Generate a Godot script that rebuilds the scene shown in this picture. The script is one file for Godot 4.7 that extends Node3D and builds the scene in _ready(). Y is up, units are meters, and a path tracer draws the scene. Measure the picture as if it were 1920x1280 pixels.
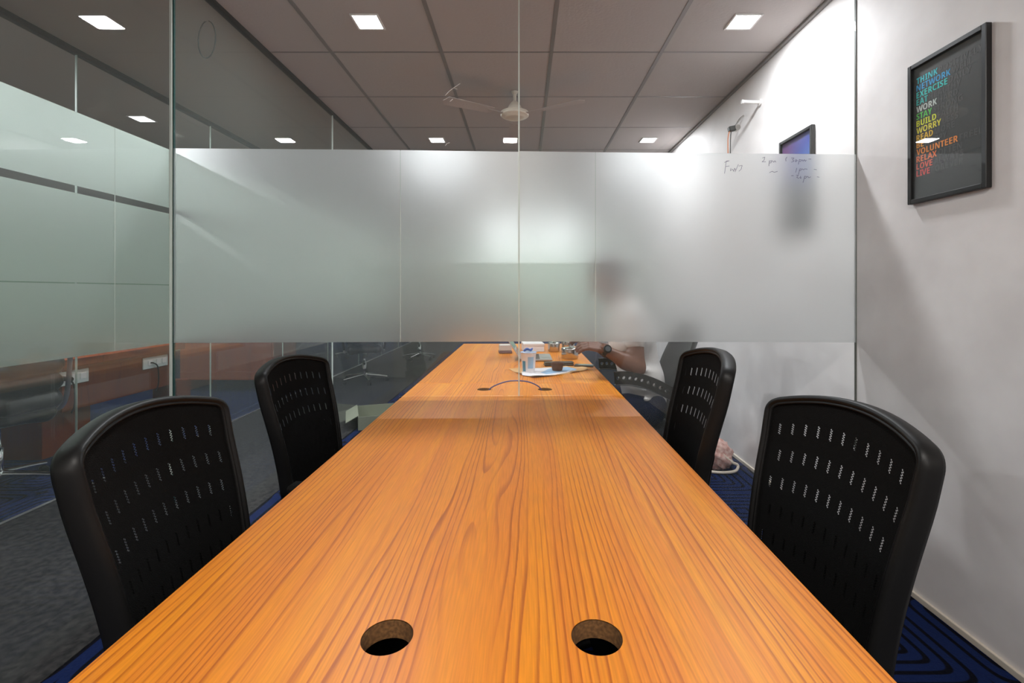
extends Node3D

# ---------------------------------------------------------------- constants
const EYE := 1.246          # camera height
const CEIL := 2.776         # ceiling height
const TOP := 0.7545         # table top height
const XR := 1.6             # right wall
const XL := -1.63           # left glass wall
const XC := -2.82           # glass wall across the corridor
const TILE := 0.7

var M := {}
var taken := {}
var mesh_cache := {}

# ---------------------------------------------------------------- helpers
func numbered(called: String) -> String:
	if not taken.has(called):
		taken[called] = 0
		return called
	taken[called] += 1
	return "%s_%03d" % [called, taken[called]]

func tag(o: Node, label: String, category: String, group := "") -> void:
	o.set_meta("label", label)
	o.set_meta("category", category)
	if group != "":
		o.set_meta("group", group)

func thing(called: String, label: String, category: String, at := Vector3.ZERO, turn := 0.0, group := "") -> Node3D:
	var o := Node3D.new()
	o.name = numbered(called)
	add_child(o)
	o.position = at
	o.rotation.y = turn
	tag(o, label, category, group)
	return o

func structure(called: String, label := "") -> Node3D:
	var o := Node3D.new()
	o.name = called
	add_child(o)
	o.set_meta("kind", "structure")
	if label != "":
		o.set_meta("label", label)
	return o

func part(called: String, mesh: Mesh, m: Material, parent: Node, at := Vector3.ZERO, rot := Vector3.ZERO) -> MeshInstance3D:
	var o := MeshInstance3D.new()
	o.name = called
	o.mesh = mesh
	o.material_override = m
	parent.add_child(o, true)
	o.position = at
	o.rotation = rot
	o.cast_shadow = GeometryInstance3D.SHADOW_CASTING_SETTING_ON
	return o

func st_new() -> SurfaceTool:
	var st := SurfaceTool.new()
	st.begin(Mesh.PRIMITIVE_TRIANGLES)
	st.set_smooth_group(-1)
	return st

func done(st: SurfaceTool) -> ArrayMesh:
	st.generate_normals()
	return st.commit()

func tri(st: SurfaceTool, a: Vector3, b: Vector3, c: Vector3) -> void:
	st.add_vertex(a)
	st.add_vertex(b)
	st.add_vertex(c)

# quad given counter-clockwise seen from outside; written clockwise for Godot
func quad(st: SurfaceTool, a: Vector3, b: Vector3, c: Vector3, d: Vector3) -> void:
	tri(st, a, c, b)
	tri(st, a, d, c)

# box with chamfered edges, centred at c
func add_box(st: SurfaceTool, c: Vector3, s: Vector3, bv := 0.0, t := Transform3D()) -> void:
	var h := s / 2.0
	if bv <= 0.0:
		var p := []
		for i in 8:
			p.append(t * (c + Vector3(h.x if i & 1 else -h.x, h.y if i & 2 else -h.y, h.z if i & 4 else -h.z)))
		quad(st, p[4], p[5], p[7], p[6])
		quad(st, p[1], p[0], p[2], p[3])
		quad(st, p[5], p[1], p[3], p[7])
		quad(st, p[0], p[4], p[6], p[2])
		quad(st, p[6], p[7], p[3], p[2])
		quad(st, p[0], p[1], p[5], p[4])
		return
	bv = minf(bv, minf(h.x, minf(h.y, h.z)) * 0.98)
	# every corner has three points, one on each face
	var q := {}
	for sx in [-1, 1]:
		for sy in [-1, 1]:
			for sz in [-1, 1]:
				var k := Vector3(h.x * sx, h.y * sy, h.z * sz)
				q[[sx, sy, sz, 0]] = t * (c + k - Vector3(0, bv * sy, bv * sz))
				q[[sx, sy, sz, 1]] = t * (c + k - Vector3(bv * sx, 0, bv * sz))
				q[[sx, sy, sz, 2]] = t * (c + k - Vector3(bv * sx, bv * sy, 0))
	for s2 in [-1, 1]:
		var f := [[-1, -1], [1, -1], [1, 1], [-1, 1]]
		if s2 < 0:
			f.reverse()
		quad(st, q[[s2, f[0][0], f[0][1], 0]], q[[s2, f[1][0], f[1][1], 0]], q[[s2, f[2][0], f[2][1], 0]], q[[s2, f[3][0], f[3][1], 0]])
		quad(st, q[[f[3][0], s2, f[3][1], 1]], q[[f[2][0], s2, f[2][1], 1]], q[[f[1][0], s2, f[1][1], 1]], q[[f[0][0], s2, f[0][1], 1]])
		quad(st, q[[f[0][0], f[0][1], s2, 2]], q[[f[1][0], f[1][1], s2, 2]], q[[f[2][0], f[2][1], s2, 2]], q[[f[3][0], f[3][1], s2, 2]])
	for a in [-1, 1]:
		for b in [-1, 1]:
			var e1 := [q[[a, b, -1, 0]], q[[a, b, 1, 0]], q[[a, b, 1, 1]], q[[a, b, -1, 1]]]
			var e2 := [q[[a, -1, b, 0]], q[[a, 1, b, 0]], q[[a, 1, b, 2]], q[[a, -1, b, 2]]]
			var e3 := [q[[-1, a, b, 1]], q[[1, a, b, 1]], q[[1, a, b, 2]], q[[-1, a, b, 2]]]
			if a * b > 0:
				e1.reverse()
				e3.reverse()
			else:
				e2.reverse()
			quad(st, e1[0], e1[1], e1[2], e1[3])
			quad(st, e2[0], e2[1], e2[2], e2[3])
			quad(st, e3[0], e3[1], e3[2], e3[3])
			for d in [-1, 1]:
				var x: Vector3 = q[[a, b, d, 0]]
				var y: Vector3 = q[[a, b, d, 1]]
				var z: Vector3 = q[[a, b, d, 2]]
				if a * b * d > 0:
					tri(st, x, z, y)
				else:
					tri(st, x, y, z)

func box_mesh(s: Vector3, bv := 0.0) -> ArrayMesh:
	var key := "b%s_%s" % [s, bv]
	if not mesh_cache.has(key):
		var st := st_new()
		add_box(st, Vector3.ZERO, s, bv)
		mesh_cache[key] = done(st)
	return mesh_cache[key]

# tube along points, one radius or one for each point
func add_tube(st: SurfaceTool, pts: Array, r, sides := 10, caps := true, smooth := true) -> void:
	st.set_smooth_group(0 if smooth else -1)
	var rings := []
	var n := pts.size()
	var up := Vector3(0.123, 0.87, 0.31).normalized()
	var prev := Vector3.ZERO
	for i in n:
		var d: Vector3 = (pts[mini(i + 1, n - 1)] - pts[maxi(i - 1, 0)]).normalized()
		var a: Vector3
		if i == 0:
			a = (up - d * up.dot(d)).normalized()
		else:
			a = (prev - d * prev.dot(d)).normalized()
		prev = a
		var b := d.cross(a)
		var rr: float = r[i] if r is Array else r
		var ring := []
		for k in sides:
			var t := TAU * k / sides
			ring.append(pts[i] + (a * cos(t) + b * sin(t)) * rr)
		rings.append(ring)
	for i in n - 1:
		for k in sides:
			var k2 := (k + 1) % sides
			quad(st, rings[i][k], rings[i][k2], rings[i + 1][k2], rings[i + 1][k])
	if caps:
		st.set_smooth_group(-1)
		for k in range(1, sides - 1):
			tri(st, rings[0][0], rings[0][k], rings[0][k + 1])
			tri(st, rings[n - 1][0], rings[n - 1][k + 1], rings[n - 1][k])
	st.set_smooth_group(-1)

func tube_mesh(pts: Array, r, sides := 10) -> ArrayMesh:
	var st := st_new()
	add_tube(st, pts, r, sides)
	return done(st)

# profile of [radius, height] from bottom to top
func add_lathe(st: SurfaceTool, prof: Array, segs := 28, c := Vector3.ZERO, smooth := true) -> void:
	st.set_smooth_group(0 if smooth else -1)
	for i in prof.size() - 1:
		for k in segs:
			var t0 := TAU * k / segs
			var t1 := TAU * (k + 1) / segs
			var a := c + Vector3(cos(t0) * prof[i][0], prof[i][1], sin(t0) * prof[i][0])
			var b := c + Vector3(cos(t1) * prof[i][0], prof[i][1], sin(t1) * prof[i][0])
			var d := c + Vector3(cos(t0) * prof[i + 1][0], prof[i + 1][1], sin(t0) * prof[i + 1][0])
			var e := c + Vector3(cos(t1) * prof[i + 1][0], prof[i + 1][1], sin(t1) * prof[i + 1][0])
			if prof[i][0] > 1e-6:
				if prof[i + 1][0] <= 1e-6:
					tri(st, a, b, e)
				else:
					quad(st, b, a, d, e)
			else:
				tri(st, a, e, d)
	st.set_smooth_group(-1)

func lathe_mesh(prof: Array, segs := 28, smooth := true) -> ArrayMesh:
	var st := st_new()
	add_lathe(st, prof, segs, Vector3.ZERO, smooth)
	return done(st)

# flat polygon (counter-clockwise in its own x, y) made solid: thickness along local z, mapped by t
func add_prism(st: SurfaceTool, poly: PackedVector2Array, z0: float, z1: float, t := Transform3D()) -> void:
	var idx := Geometry2D.triangulate_polygon(poly)
	if Geometry2D.is_polygon_clockwise(poly):
		poly.reverse()
		idx = Geometry2D.triangulate_polygon(poly)
	for i in range(0, idx.size(), 3):
		var a := poly[idx[i]]
		var b := poly[idx[i + 1]]
		var c := poly[idx[i + 2]]
		if (b - a).cross(c - a) < 0:
			var s := b
			b = c
			c = s
		tri(st, t * Vector3(a.x, a.y, z1), t * Vector3(c.x, c.y, z1), t * Vector3(b.x, b.y, z1))
		tri(st, t * Vector3(a.x, a.y, z0), t * Vector3(b.x, b.y, z0), t * Vector3(c.x, c.y, z0))
	for i in poly.size():
		var p := poly[i]
		var q := poly[(i + 1) % poly.size()]
		quad(st, t * Vector3(p.x, p.y, z0), t * Vector3(q.x, q.y, z0), t * Vector3(q.x, q.y, z1), t * Vector3(p.x, p.y, z1))

func prism_mesh(poly: PackedVector2Array, z0: float, z1: float, t := Transform3D()) -> ArrayMesh:
	var st := st_new()
	add_prism(st, poly, z0, z1, t)
	return done(st)

func rect(x0: float, y0: float, x1: float, y1: float) -> PackedVector2Array:
	return PackedVector2Array([Vector2(x0, y0), Vector2(x1, y0), Vector2(x1, y1), Vector2(x0, y1)])

func curve(pts: Array, steps := 6) -> Array:
	var out := []
	for i in pts.size() - 1:
		var p0: Vector3 = pts[maxi(i - 1, 0)]
		var p3: Vector3 = pts[mini(i + 2, pts.size() - 1)]
		for k in steps:
			out.append(pts[i].cubic_interpolate(pts[i + 1], p0, p3, float(k) / steps))
	out.append(pts[-1])
	return out

# ---------------------------------------------------------------- materials
func mat(c: Color, rough := 0.6, metal := 0.0, spec := 0.5) -> StandardMaterial3D:
	var m := StandardMaterial3D.new()
	m.albedo_color = c
	m.roughness = rough
	m.metallic = metal
	m.metallic_specular = spec
	return m

func noise(freq: float, seed_: int, oct := 3) -> FastNoiseLite:
	var n := FastNoiseLite.new()
	n.seed = seed_
	n.frequency = freq
	n.noise_type = FastNoiseLite.TYPE_SIMPLEX_SMOOTH
	n.fractal_octaves = oct
	return n

func noise_tex(freq: float, seed_: int, size := 256, oct := 4) -> ImageTexture:
	var n := noise(freq, seed_, oct)
	return ImageTexture.create_from_image(n.get_seamless_image(size, size))

func bump(m: StandardMaterial3D, t: Texture2D, depth_cm: float) -> void:
	m.heightmap_enabled = true
	m.heightmap_texture = t
	m.heightmap_scale = depth_cm

func triplanar(m: StandardMaterial3D, s: Vector3, world := true) -> void:
	m.uv1_triplanar = true
	m.uv1_world_triplanar = world
	m.uv1_scale = s
	m.uv1_triplanar_sharpness = 8.0

# plain-sawn wood print: w by h metres, grain along v
func wood_image(w: float, h: float, px: int, py: int, seed_: int) -> ImageTexture:
	var low := noise(1.0, seed_, 2)
	var mid := noise(1.0, seed_ + 1, 2)
	var fine := noise(1.0, seed_ + 2, 2)
	var data := PackedByteArray()
	data.resize(px * py * 3)
	var light := Vector3(0.835, 0.505, 0.055)
	var pale := Vector3(0.85, 0.545, 0.105)
	var dark := Vector3(0.58, 0.27, 0.04)
	var rose := Vector3(0.79, 0.445, 0.13)
	var at := 0
	for j in py:
		var y := (j + 0.5) / py * h
		for i in px:
			var x := ((i + 0.5) / px - 0.5) * w
			var wob := low.get_noise_2d(x * 2.2, y * 0.32)
			var xx := x + 0.026 * wob + 0.0025 * mid.get_noise_2d(x * 14.0, y * 2.0)
			var dep := 0.03 + 0.055 * low.get_noise_2d(x * 1.3 + 31.0, y * 0.75 + 9.0)
			var rr := sqrt((xx + 0.05) * (xx + 0.05) + dep * dep)
			var ph := rr * 66.0 + 1.7 * mid.get_noise_2d(x * 8.0 + 5.0, y * 0.42)
			var f := ph - floorf(ph)
			var line := smoothstep(0.62, 0.93, f) * (1.0 - smoothstep(0.95, 1.0, f))
			var strength := clampf(0.55 + 1.0 * mid.get_noise_2d(x * 9.0 + 50.0, y * 0.6 + 3.0), 0.05, 1.0)
			var streak := clampf(0.5 + 1.1 * mid.get_noise_2d(x * 16.0 - 20.0, y * 0.45), 0.0, 1.0)
			var pore := clampf(fine.get_noise_2d(x * 260.0, y * 9.0) * 1.3, -1.0, 1.0)
			var c := light.lerp(pale, clampf(0.5 + 1.2 * wob, 0.0, 1.0))
			c = c.lerp(rose, streak * 0.6)
			c = c.lerp(dark, line * strength * 0.72)
			c *= 1.0 + 0.055 * pore
			data[at] = int(clampf(c.x, 0, 1) * 255)
			data[at + 1] = int(clampf(c.y, 0, 1) * 255)
			data[at + 2] = int(clampf(c.z, 0, 1) * 255)
			at += 3
	return ImageTexture.create_from_image(Image.create_from_data(px, py, false, Image.FORMAT_RGB8, data))

# blue loop carpet with nested dark bands
func carpet_image(px: int) -> ImageTexture:
	var n := noise(1.0, 77, 2)
	var data := PackedByteArray()
	data.resize(px * px * 3)
	var at := 0
	for j in px:
		for i in px:
			var x := absf(float(i) / px - 0.5)
			var y := absf(float(j) / px - 0.5)
			var r := pow(pow(x, 8.0) + pow(y, 8.0), 0.125)
			var f := fposmod(r * 11.0, 1.0)
			var band := smoothstep(0.55, 0.66, f) * (1.0 - smoothstep(0.88, 0.98, f))
			var g := 1.0 + 0.22 * n.get_noise_2d(i * 0.9, j * 0.9)
			var c := Vector3(0.07, 0.125, 0.28).lerp(Vector3(0.03, 0.035, 0.075), band) * g
			data[at] = int(clampf(c.x, 0, 1) * 255)
			data[at + 1] = int(clampf(c.y, 0, 1) * 255)
			data[at + 2] = int(clampf(c.z, 0, 1) * 255)
			at += 3
	return ImageTexture.create_from_image(Image.create_from_data(px, px, false, Image.FORMAT_RGB8, data))

# two-colour speckle or stain print
func blotch(c0: Color, c1: Color, freq: float, seed_: int, size := 256, oct := 5) -> ImageTexture:
	var im := noise(freq, seed_, oct).get_seamless_image(size, size)
	var out := Image.create_empty(size, size, false, Image.FORMAT_RGB8)
	for j in size:
		for i in size:
			out.set_pixel(i, j, c0.lerp(c1, im.get_pixel(i, j).r))
	return ImageTexture.create_from_image(out)

func materials() -> void:
	var grain := noise_tex(0.05, 3)
	var coarse := noise_tex(0.012, 5, 256, 5)
	var cloth := noise_tex(0.35, 8, 128, 2)
	M.wood = mat(Color.WHITE, 0.40, 0.0, 0.4)
	M.wood.albedo_texture = wood_image(1.047, 2.1, 1024, 2048, 11)
	triplanar(M.wood, Vector3(1.0 / 1.047, 1.0 / 1.047, 1.0 / 2.1), false)
	M.wood.uv1_offset = Vector3(0.5, 0.5, 0.5)
	M.desk_wood = mat(Color(0.50, 0.37, 0.20), 0.5, 0.0, 0.35)
	M.desk_wood.albedo_texture = wood_image(0.6, 1.2, 256, 512, 19)
	triplanar(M.desk_wood, Vector3(0.8, 0.8, 0.8))
	M.chip = mat(Color.WHITE, 0.9)
	M.chip.albedo_texture = blotch(Color(0.30, 0.19, 0.09), Color(0.56, 0.40, 0.22), 0.2, 4, 128, 3)
	triplanar(M.chip, Vector3(6, 6, 6))
	M.wall = mat(Color.WHITE, 0.62, 0.0, 0.35)
	M.wall.albedo_texture = blotch(Color(0.86, 0.84, 0.835), Color(0.93, 0.915, 0.91), 0.02, 21, 256, 5)
	triplanar(M.wall, Vector3(0.5, 0.5, 0.5))
	bump(M.wall, coarse, 0.3)
	M.pale_green = mat(Color(0.68, 0.79, 0.70), 0.7)
	M.tile = mat(Color(0.70, 0.672, 0.66), 0.85, 0.0, 0.3)
	bump(M.tile, grain, 0.08)
	triplanar(M.tile, Vector3(3, 3, 3))
	M.grid = mat(Color(0.52, 0.50, 0.49), 0.4, 0.2)
	M.soffit = mat(Color(0.62, 0.585, 0.55), 0.8)
	M.channel = mat(Color(0.13, 0.125, 0.12), 0.5)
	M.seal = mat(Color(0.42, 0.43, 0.40), 0.6)
	M.carpet = mat(Color.WHITE, 0.95, 0.0, 0.2)
	M.carpet.albedo_texture = carpet_image(512)
	triplanar(M.carpet, Vector3(2.0, 2.0, 2.0))
	bump(M.carpet, cloth, 0.3)
	M.grey_carpet = mat(Color.WHITE, 0.95, 0.0, 0.2)
	M.grey_carpet.albedo_texture = blotch(Color(0.14, 0.14, 0.145), Color(0.265, 0.26, 0.255), 0.06, 31, 256, 5)
	triplanar(M.grey_carpet, Vector3(1.5, 1.5, 1.5))
	bump(M.grey_carpet, cloth, 0.3)
	M.glass = mat(Color(0.92, 0.98, 0.95, 0.02), 0.0, 0.0, 0.40)
	M.glass.transparency = BaseMaterial3D.TRANSPARENCY_ALPHA
	M.glass_edge = mat(Color(0.86, 0.90, 0.87), 0.35)
	M.joint_green = mat(Color(0.60, 0.66, 0.62), 0.35)
	M.glass_edge_dark = mat(Color(0.12, 0.26, 0.25), 0.15)
	M.film = mat(Color(0.95, 0.955, 0.952, 0.03), 0.335)
	M.film.refraction_enabled = true
	M.film.refraction_scale = 0.05
	M.film.backlight_enabled = true
	M.film.backlight = Color(0.40, 0.405, 0.403)
	M.green_film = M.film.duplicate()
	M.green_film.albedo_color = Color(0.90, 0.955, 0.915, 0.03)
	M.green_film.backlight = Color(0.41, 0.44, 0.42)
	M.steel = mat(Color(0.78, 0.77, 0.75), 0.18, 1.0)
	M.alu = mat(Color(0.72, 0.72, 0.72), 0.38, 1.0)
	M.chrome = mat(Color(0.85, 0.85, 0.86), 0.08, 1.0)
	M.black = mat(Color(0.075, 0.074, 0.073), 0.45, 0.0, 0.34)
	M.black_soft = mat(Color(0.06, 0.06, 0.062), 0.75, 0.0, 0.3)
	M.mesh = mat(Color(0.05, 0.05, 0.05), 0.85, 0.0, 0.22)
	bump(M.mesh, noise_tex(0.25, 9, 128, 1), 0.06)
	triplanar(M.mesh, Vector3(12, 12, 12), false)
	M.leather = mat(Color(0.06, 0.06, 0.062), 0.32)
	bump(M.leather, grain, 0.05)
	triplanar(M.leather, Vector3(3, 3, 3))
	M.frame = mat(Color(0.10, 0.10, 0.10), 0.35)
	M.poster = mat(Color(0.165, 0.165, 0.17), 0.6)
	M.white = mat(Color(0.88, 0.87, 0.86), 0.45)
	M.ivory = mat(Color(0.84, 0.80, 0.74), 0.45)
	M.socket = mat(Color(0.80, 0.82, 0.80), 0.4)
	M.blue_cable = mat(Color(0.20, 0.24, 0.52), 0.4)
	M.lamp = mat(Color(1, 1, 1), 0.5)
	M.lamp.emission_enabled = true
	M.lamp.emission = Color(0.985, 0.992, 1.0)
	M.lamp.emission_energy_multiplier = 6.0
	M.skin = mat(Color(0.42, 0.26, 0.175), 0.5)
	M.skin.subsurf_scatter_enabled = true
	M.skin.subsurf_scatter_strength = 0.05
	M.shirt = mat(Color(0.82, 0.81, 0.80), 0.85, 0.0, 0.25)
	M.jeans = mat(Color(0.09, 0.11, 0.20), 0.9, 0.0, 0.2)
	M.hair = mat(Color(0.05, 0.042, 0.04), 0.55)
	M.shoe = mat(Color(0.11, 0.10, 0.10), 0.6)
	M.paper = mat(Color(0.90, 0.90, 0.91), 0.7)
	M.print_blue = mat(Color(0.60, 0.76, 0.88), 0.6)
	M.tan = mat(Color(0.80, 0.62, 0.40), 0.6)
	M.cake = mat(Color(0.26, 0.14, 0.10), 0.9)
	bump(M.cake, grain, 0.3)
	triplanar(M.cake, Vector3(10, 10, 10))
	M.dark_grey = mat(Color(0.16, 0.165, 0.155), 0.5)
	M.cabinet = mat(Color(0.23, 0.22, 0.20), 0.6)

# ---------------------------------------------------------------- lamps
func downlight(x: float, z: float, label: String, energy := 1.0, tint := Color(0.965, 0.985, 1.0)) -> void:
	var t := thing("downlight", label, "downlight", Vector3(x, CEIL, z), 0.0, "square ceiling downlights")
	if not mesh_cache.has("trim"):
		var st := st_new()
		for s in [-1, 1]:
			add_box(st, Vector3(s * 0.073, -0.003, 0), Vector3(0.012, 0.008, 0.158), 0.002)
			add_box(st, Vector3(0, -0.003, s * 0.073), Vector3(0.134, 0.008, 0.012), 0.002)
		mesh_cache.trim = done(st)
	part("trim", mesh_cache.trim, M.white, t)
	part("lamp_panel", box_mesh(Vector3(0.134, 0.004, 0.134)), M.lamp, t, Vector3(0, -0.003, 0))
	var l := AreaLight3D.new()
	l.name = "lamp_light"
	l.area_size = Vector2(0.13, 0.13)
	l.area_normalize_energy = true
	l.light_energy = energy * LAMP_ENERGY
	l.light_color = tint
	l.area_range = 20.0
	l.shadow_enabled = true
	t.add_child(l)
	l.position = Vector3(0, -0.008, 0)
	l.rotation = Vector3(-PI / 2, 0, 0)

const LAMP_ENERGY := 2.2

func _ready() -> void:
	# camera: level, with a shifted lens (vanishing point at 982, 548 of 1920 x 1280; focal length 903 pixels)
	var cam := Camera3D.new()
	cam.name = "camera"
	cam.projection = Camera3D.PROJECTION_FRUSTUM
	cam.near = 0.05
	cam.far = 60.0
	cam.size = 2.0 * 0.05 * 640.0 / 903.0
	cam.frustum_offset = Vector2(-22.0, -92.0) / 903.0 * 0.05
	cam.position = Vector3(0, EYE, 0)
	add_child(cam)
	cam.current = true
	var we := WorldEnvironment.new()
	we.name = "environment"
	var env := Environment.new()
	env.background_mode = Environment.BG_COLOR
	env.background_color = Color(0.02, 0.02, 0.022)
	env.tonemap_mode = Environment.TONE_MAPPER_LINEAR
	env.tonemap_exposure = 1.22
	env.sdfgi_enabled = true
	env.ssao_enabled = true
	env.ssil_enabled = true
	we.environment = env
	add_child(we)

	materials()
	lamps()
	shell()
	glass_walls()
	tables()
	chairs()
	wall_things()
	table_things()
	person()
	office()

# depth counts away from the camera, so z = -depth
func lamps() -> void:
	downlight(0.0, 0.28, "square ceiling downlight over the near end of the long table, above the camera", 1.6, Color(1.0, 0.98, 0.955))
	downlight(0.0, 2.38, "square ceiling downlight behind the camera, near the back wall", 1.6, Color(1.0, 0.98, 0.955))
	downlight(-0.88, -2.72, "brightest square downlight just behind the glass partition, left of the ceiling fan")
	downlight(1.24, -2.72, "square downlight just behind the glass partition, close to the right wall", 0.8)
	downlight(-0.87, -4.83, "far square downlight over the frosted band, left of the ceiling fan")
	downlight(1.25, -4.83, "far square downlight close to the right wall beyond the partition")
	downlight(-3.36, -4.24, "square downlight in the left office, hazy through the left glass wall", 1.7)
	downlight(-3.36, -2.14, "square downlight over the black leather chair in the left office", 1.7)
	downlight(-4.65, -3.2, "square downlight deep in the left office over the desks", 1.7)
	downlight(-0.5, -12.2, "square downlight in the office behind the far room, on the left", 2.0)
	downlight(0.9, -12.2, "square downlight in the office behind the far room, on the right", 2.0)

# ---------------------------------------------------------------- the room
func shell() -> void:
	var f := structure("floor", "blue patterned carpet with a grey carpet strip along the corridor")
	part("blue_carpet", box_mesh(Vector3(9.4, 0.1, 16.4)), M.carpet, f, Vector3(-2.95, -0.05, -5.5))
	part("grey_carpet", box_mesh(Vector3(XC * -1.0 - 1.54, 0.006, 16.0)), M.grey_carpet, f, Vector3((XC - 1.54) / 2, 0.001, -5.4))
	part("metal_strip", box_mesh(Vector3(0.02, 0.008, 16.0), 0.002), M.alu, f, Vector3(XC + 0.012, 0.005, -5.4))
	var w := structure("wall_right", "white painted wall running on behind the glass partition")
	part("plaster", box_mesh(Vector3(0.15, CEIL + 0.2, 16.2)), M.wall, w, Vector3(XR + 0.075, CEIL / 2, -5.45))
	var b := structure("baseboard_right", "thin cream skirting at the foot of the white wall")
	part("strip", box_mesh(Vector3(0.012, 0.024, 16.0), 0.002), M.ivory, b, Vector3(XR - 0.006, 0.012, -5.4))
	var wb := structure("wall_back", "white wall behind the camera")
	part("plaster", box_mesh(Vector3(9.3, CEIL + 0.2, 0.15)), M.wall, wb, Vector3(-2.95, CEIL / 2, 2.675))
	var wo := structure("wall_office", "pale green far wall of the left office")
	part("plaster", box_mesh(Vector3(0.15, CEIL + 0.2, 16.2)), M.pale_green, wo, Vector3(-7.5, CEIL / 2, -5.45))
	var wf := structure("wall_far", "pale green wall at the far end of the office")
	part("plaster", box_mesh(Vector3(9.3, CEIL + 0.2, 0.15)), M.pale_green, wf, Vector3(-2.95, CEIL / 2, -13.5))
	var c := structure("ceiling", "suspended ceiling of large plain tiles in a metal grid")
	part("slab", box_mesh(Vector3(9.3, 0.1, 16.4)), M.soffit, c, Vector3(-2.95, CEIL + 0.07, -5.5))
	var xs := [XL + 0.005, -1.224, -0.524, 0.176, 0.876, XR - 0.004]
	var zs := [2.6, 1.83]
	while zs[-1] > -5.5:
		zs.append(zs[-1] - TILE)
	zs[-1] = -6.0
	for i in xs.size() - 1:
		for j in zs.size() - 1:
			part("tile", box_mesh(Vector3(snappedf(xs[i + 1] - xs[i], 0.001) - 0.014, 0.014, snappedf(zs[j] - zs[j + 1], 0.001) - 0.014), 0.002), M.tile, c, Vector3((xs[i] + xs[i + 1]) / 2, CEIL + 0.007, (zs[j] + zs[j + 1]) / 2))
	for i in range(1, xs.size() - 1):
		part("grid_bar", box_mesh(Vector3(0.024, 0.02, 8.6)), M.grid, c, Vector3(xs[i], CEIL + 0.007, -1.7))
	for j in range(1, zs.size() - 1):
		part("cross_bar", box_mesh(Vector3(XR - XL - 0.02, 0.018, 0.014)), M.grid, c, Vector3((XR + XL) / 2, CEIL + 0.0085, zs[j]))
	part("wall_angle", box_mesh(Vector3(0.02, 0.02, 8.6)), M.grid, c, Vector3(XR - 0.012, CEIL - 0.008, -1.7))
	# plain lower board over the corridor and the offices
	part("corridor_board", box_mesh(Vector3(XL - XC, 0.02, 16.0)), M.soffit, c, Vector3((XL + XC) / 2, CEIL + 0.01, -5.4))
	part("office_board", box_mesh(Vector3(XC + 7.45, 0.02, 16.0)), M.soffit, c, Vector3((XC - 7.45) / 2, CEIL + 0.01, -5.4))
	part("far_board", box_mesh(Vector3(XR - XL, 0.02, 7.4)), M.soffit, c, Vector3((XL + XR) / 2, CEIL + 0.01, -9.75))

func pane(parent: Node, poly: PackedVector2Array) -> void:
	part("pane", prism_mesh(poly, -0.005, 0.005), M.glass, parent)

func film(parent: Node, poly: PackedVector2Array, side := -1.0) -> void:
	part("frosted_film", prism_mesh(poly, 0.0058, 0.0072) if side > 0 else prism_mesh(poly, -0.0072, -0.0058), M.film if side > 0 else M.green_film, parent)

func strip(parent: Node, called: String, x0: float, x1: float, y0: float, y1: float, m: Material, z0 := -0.0052, z1 := 0.0052) -> void:
	part(called, prism_mesh(rect(x0, y0, x1, y1), z0, z1), m, parent)

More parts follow.
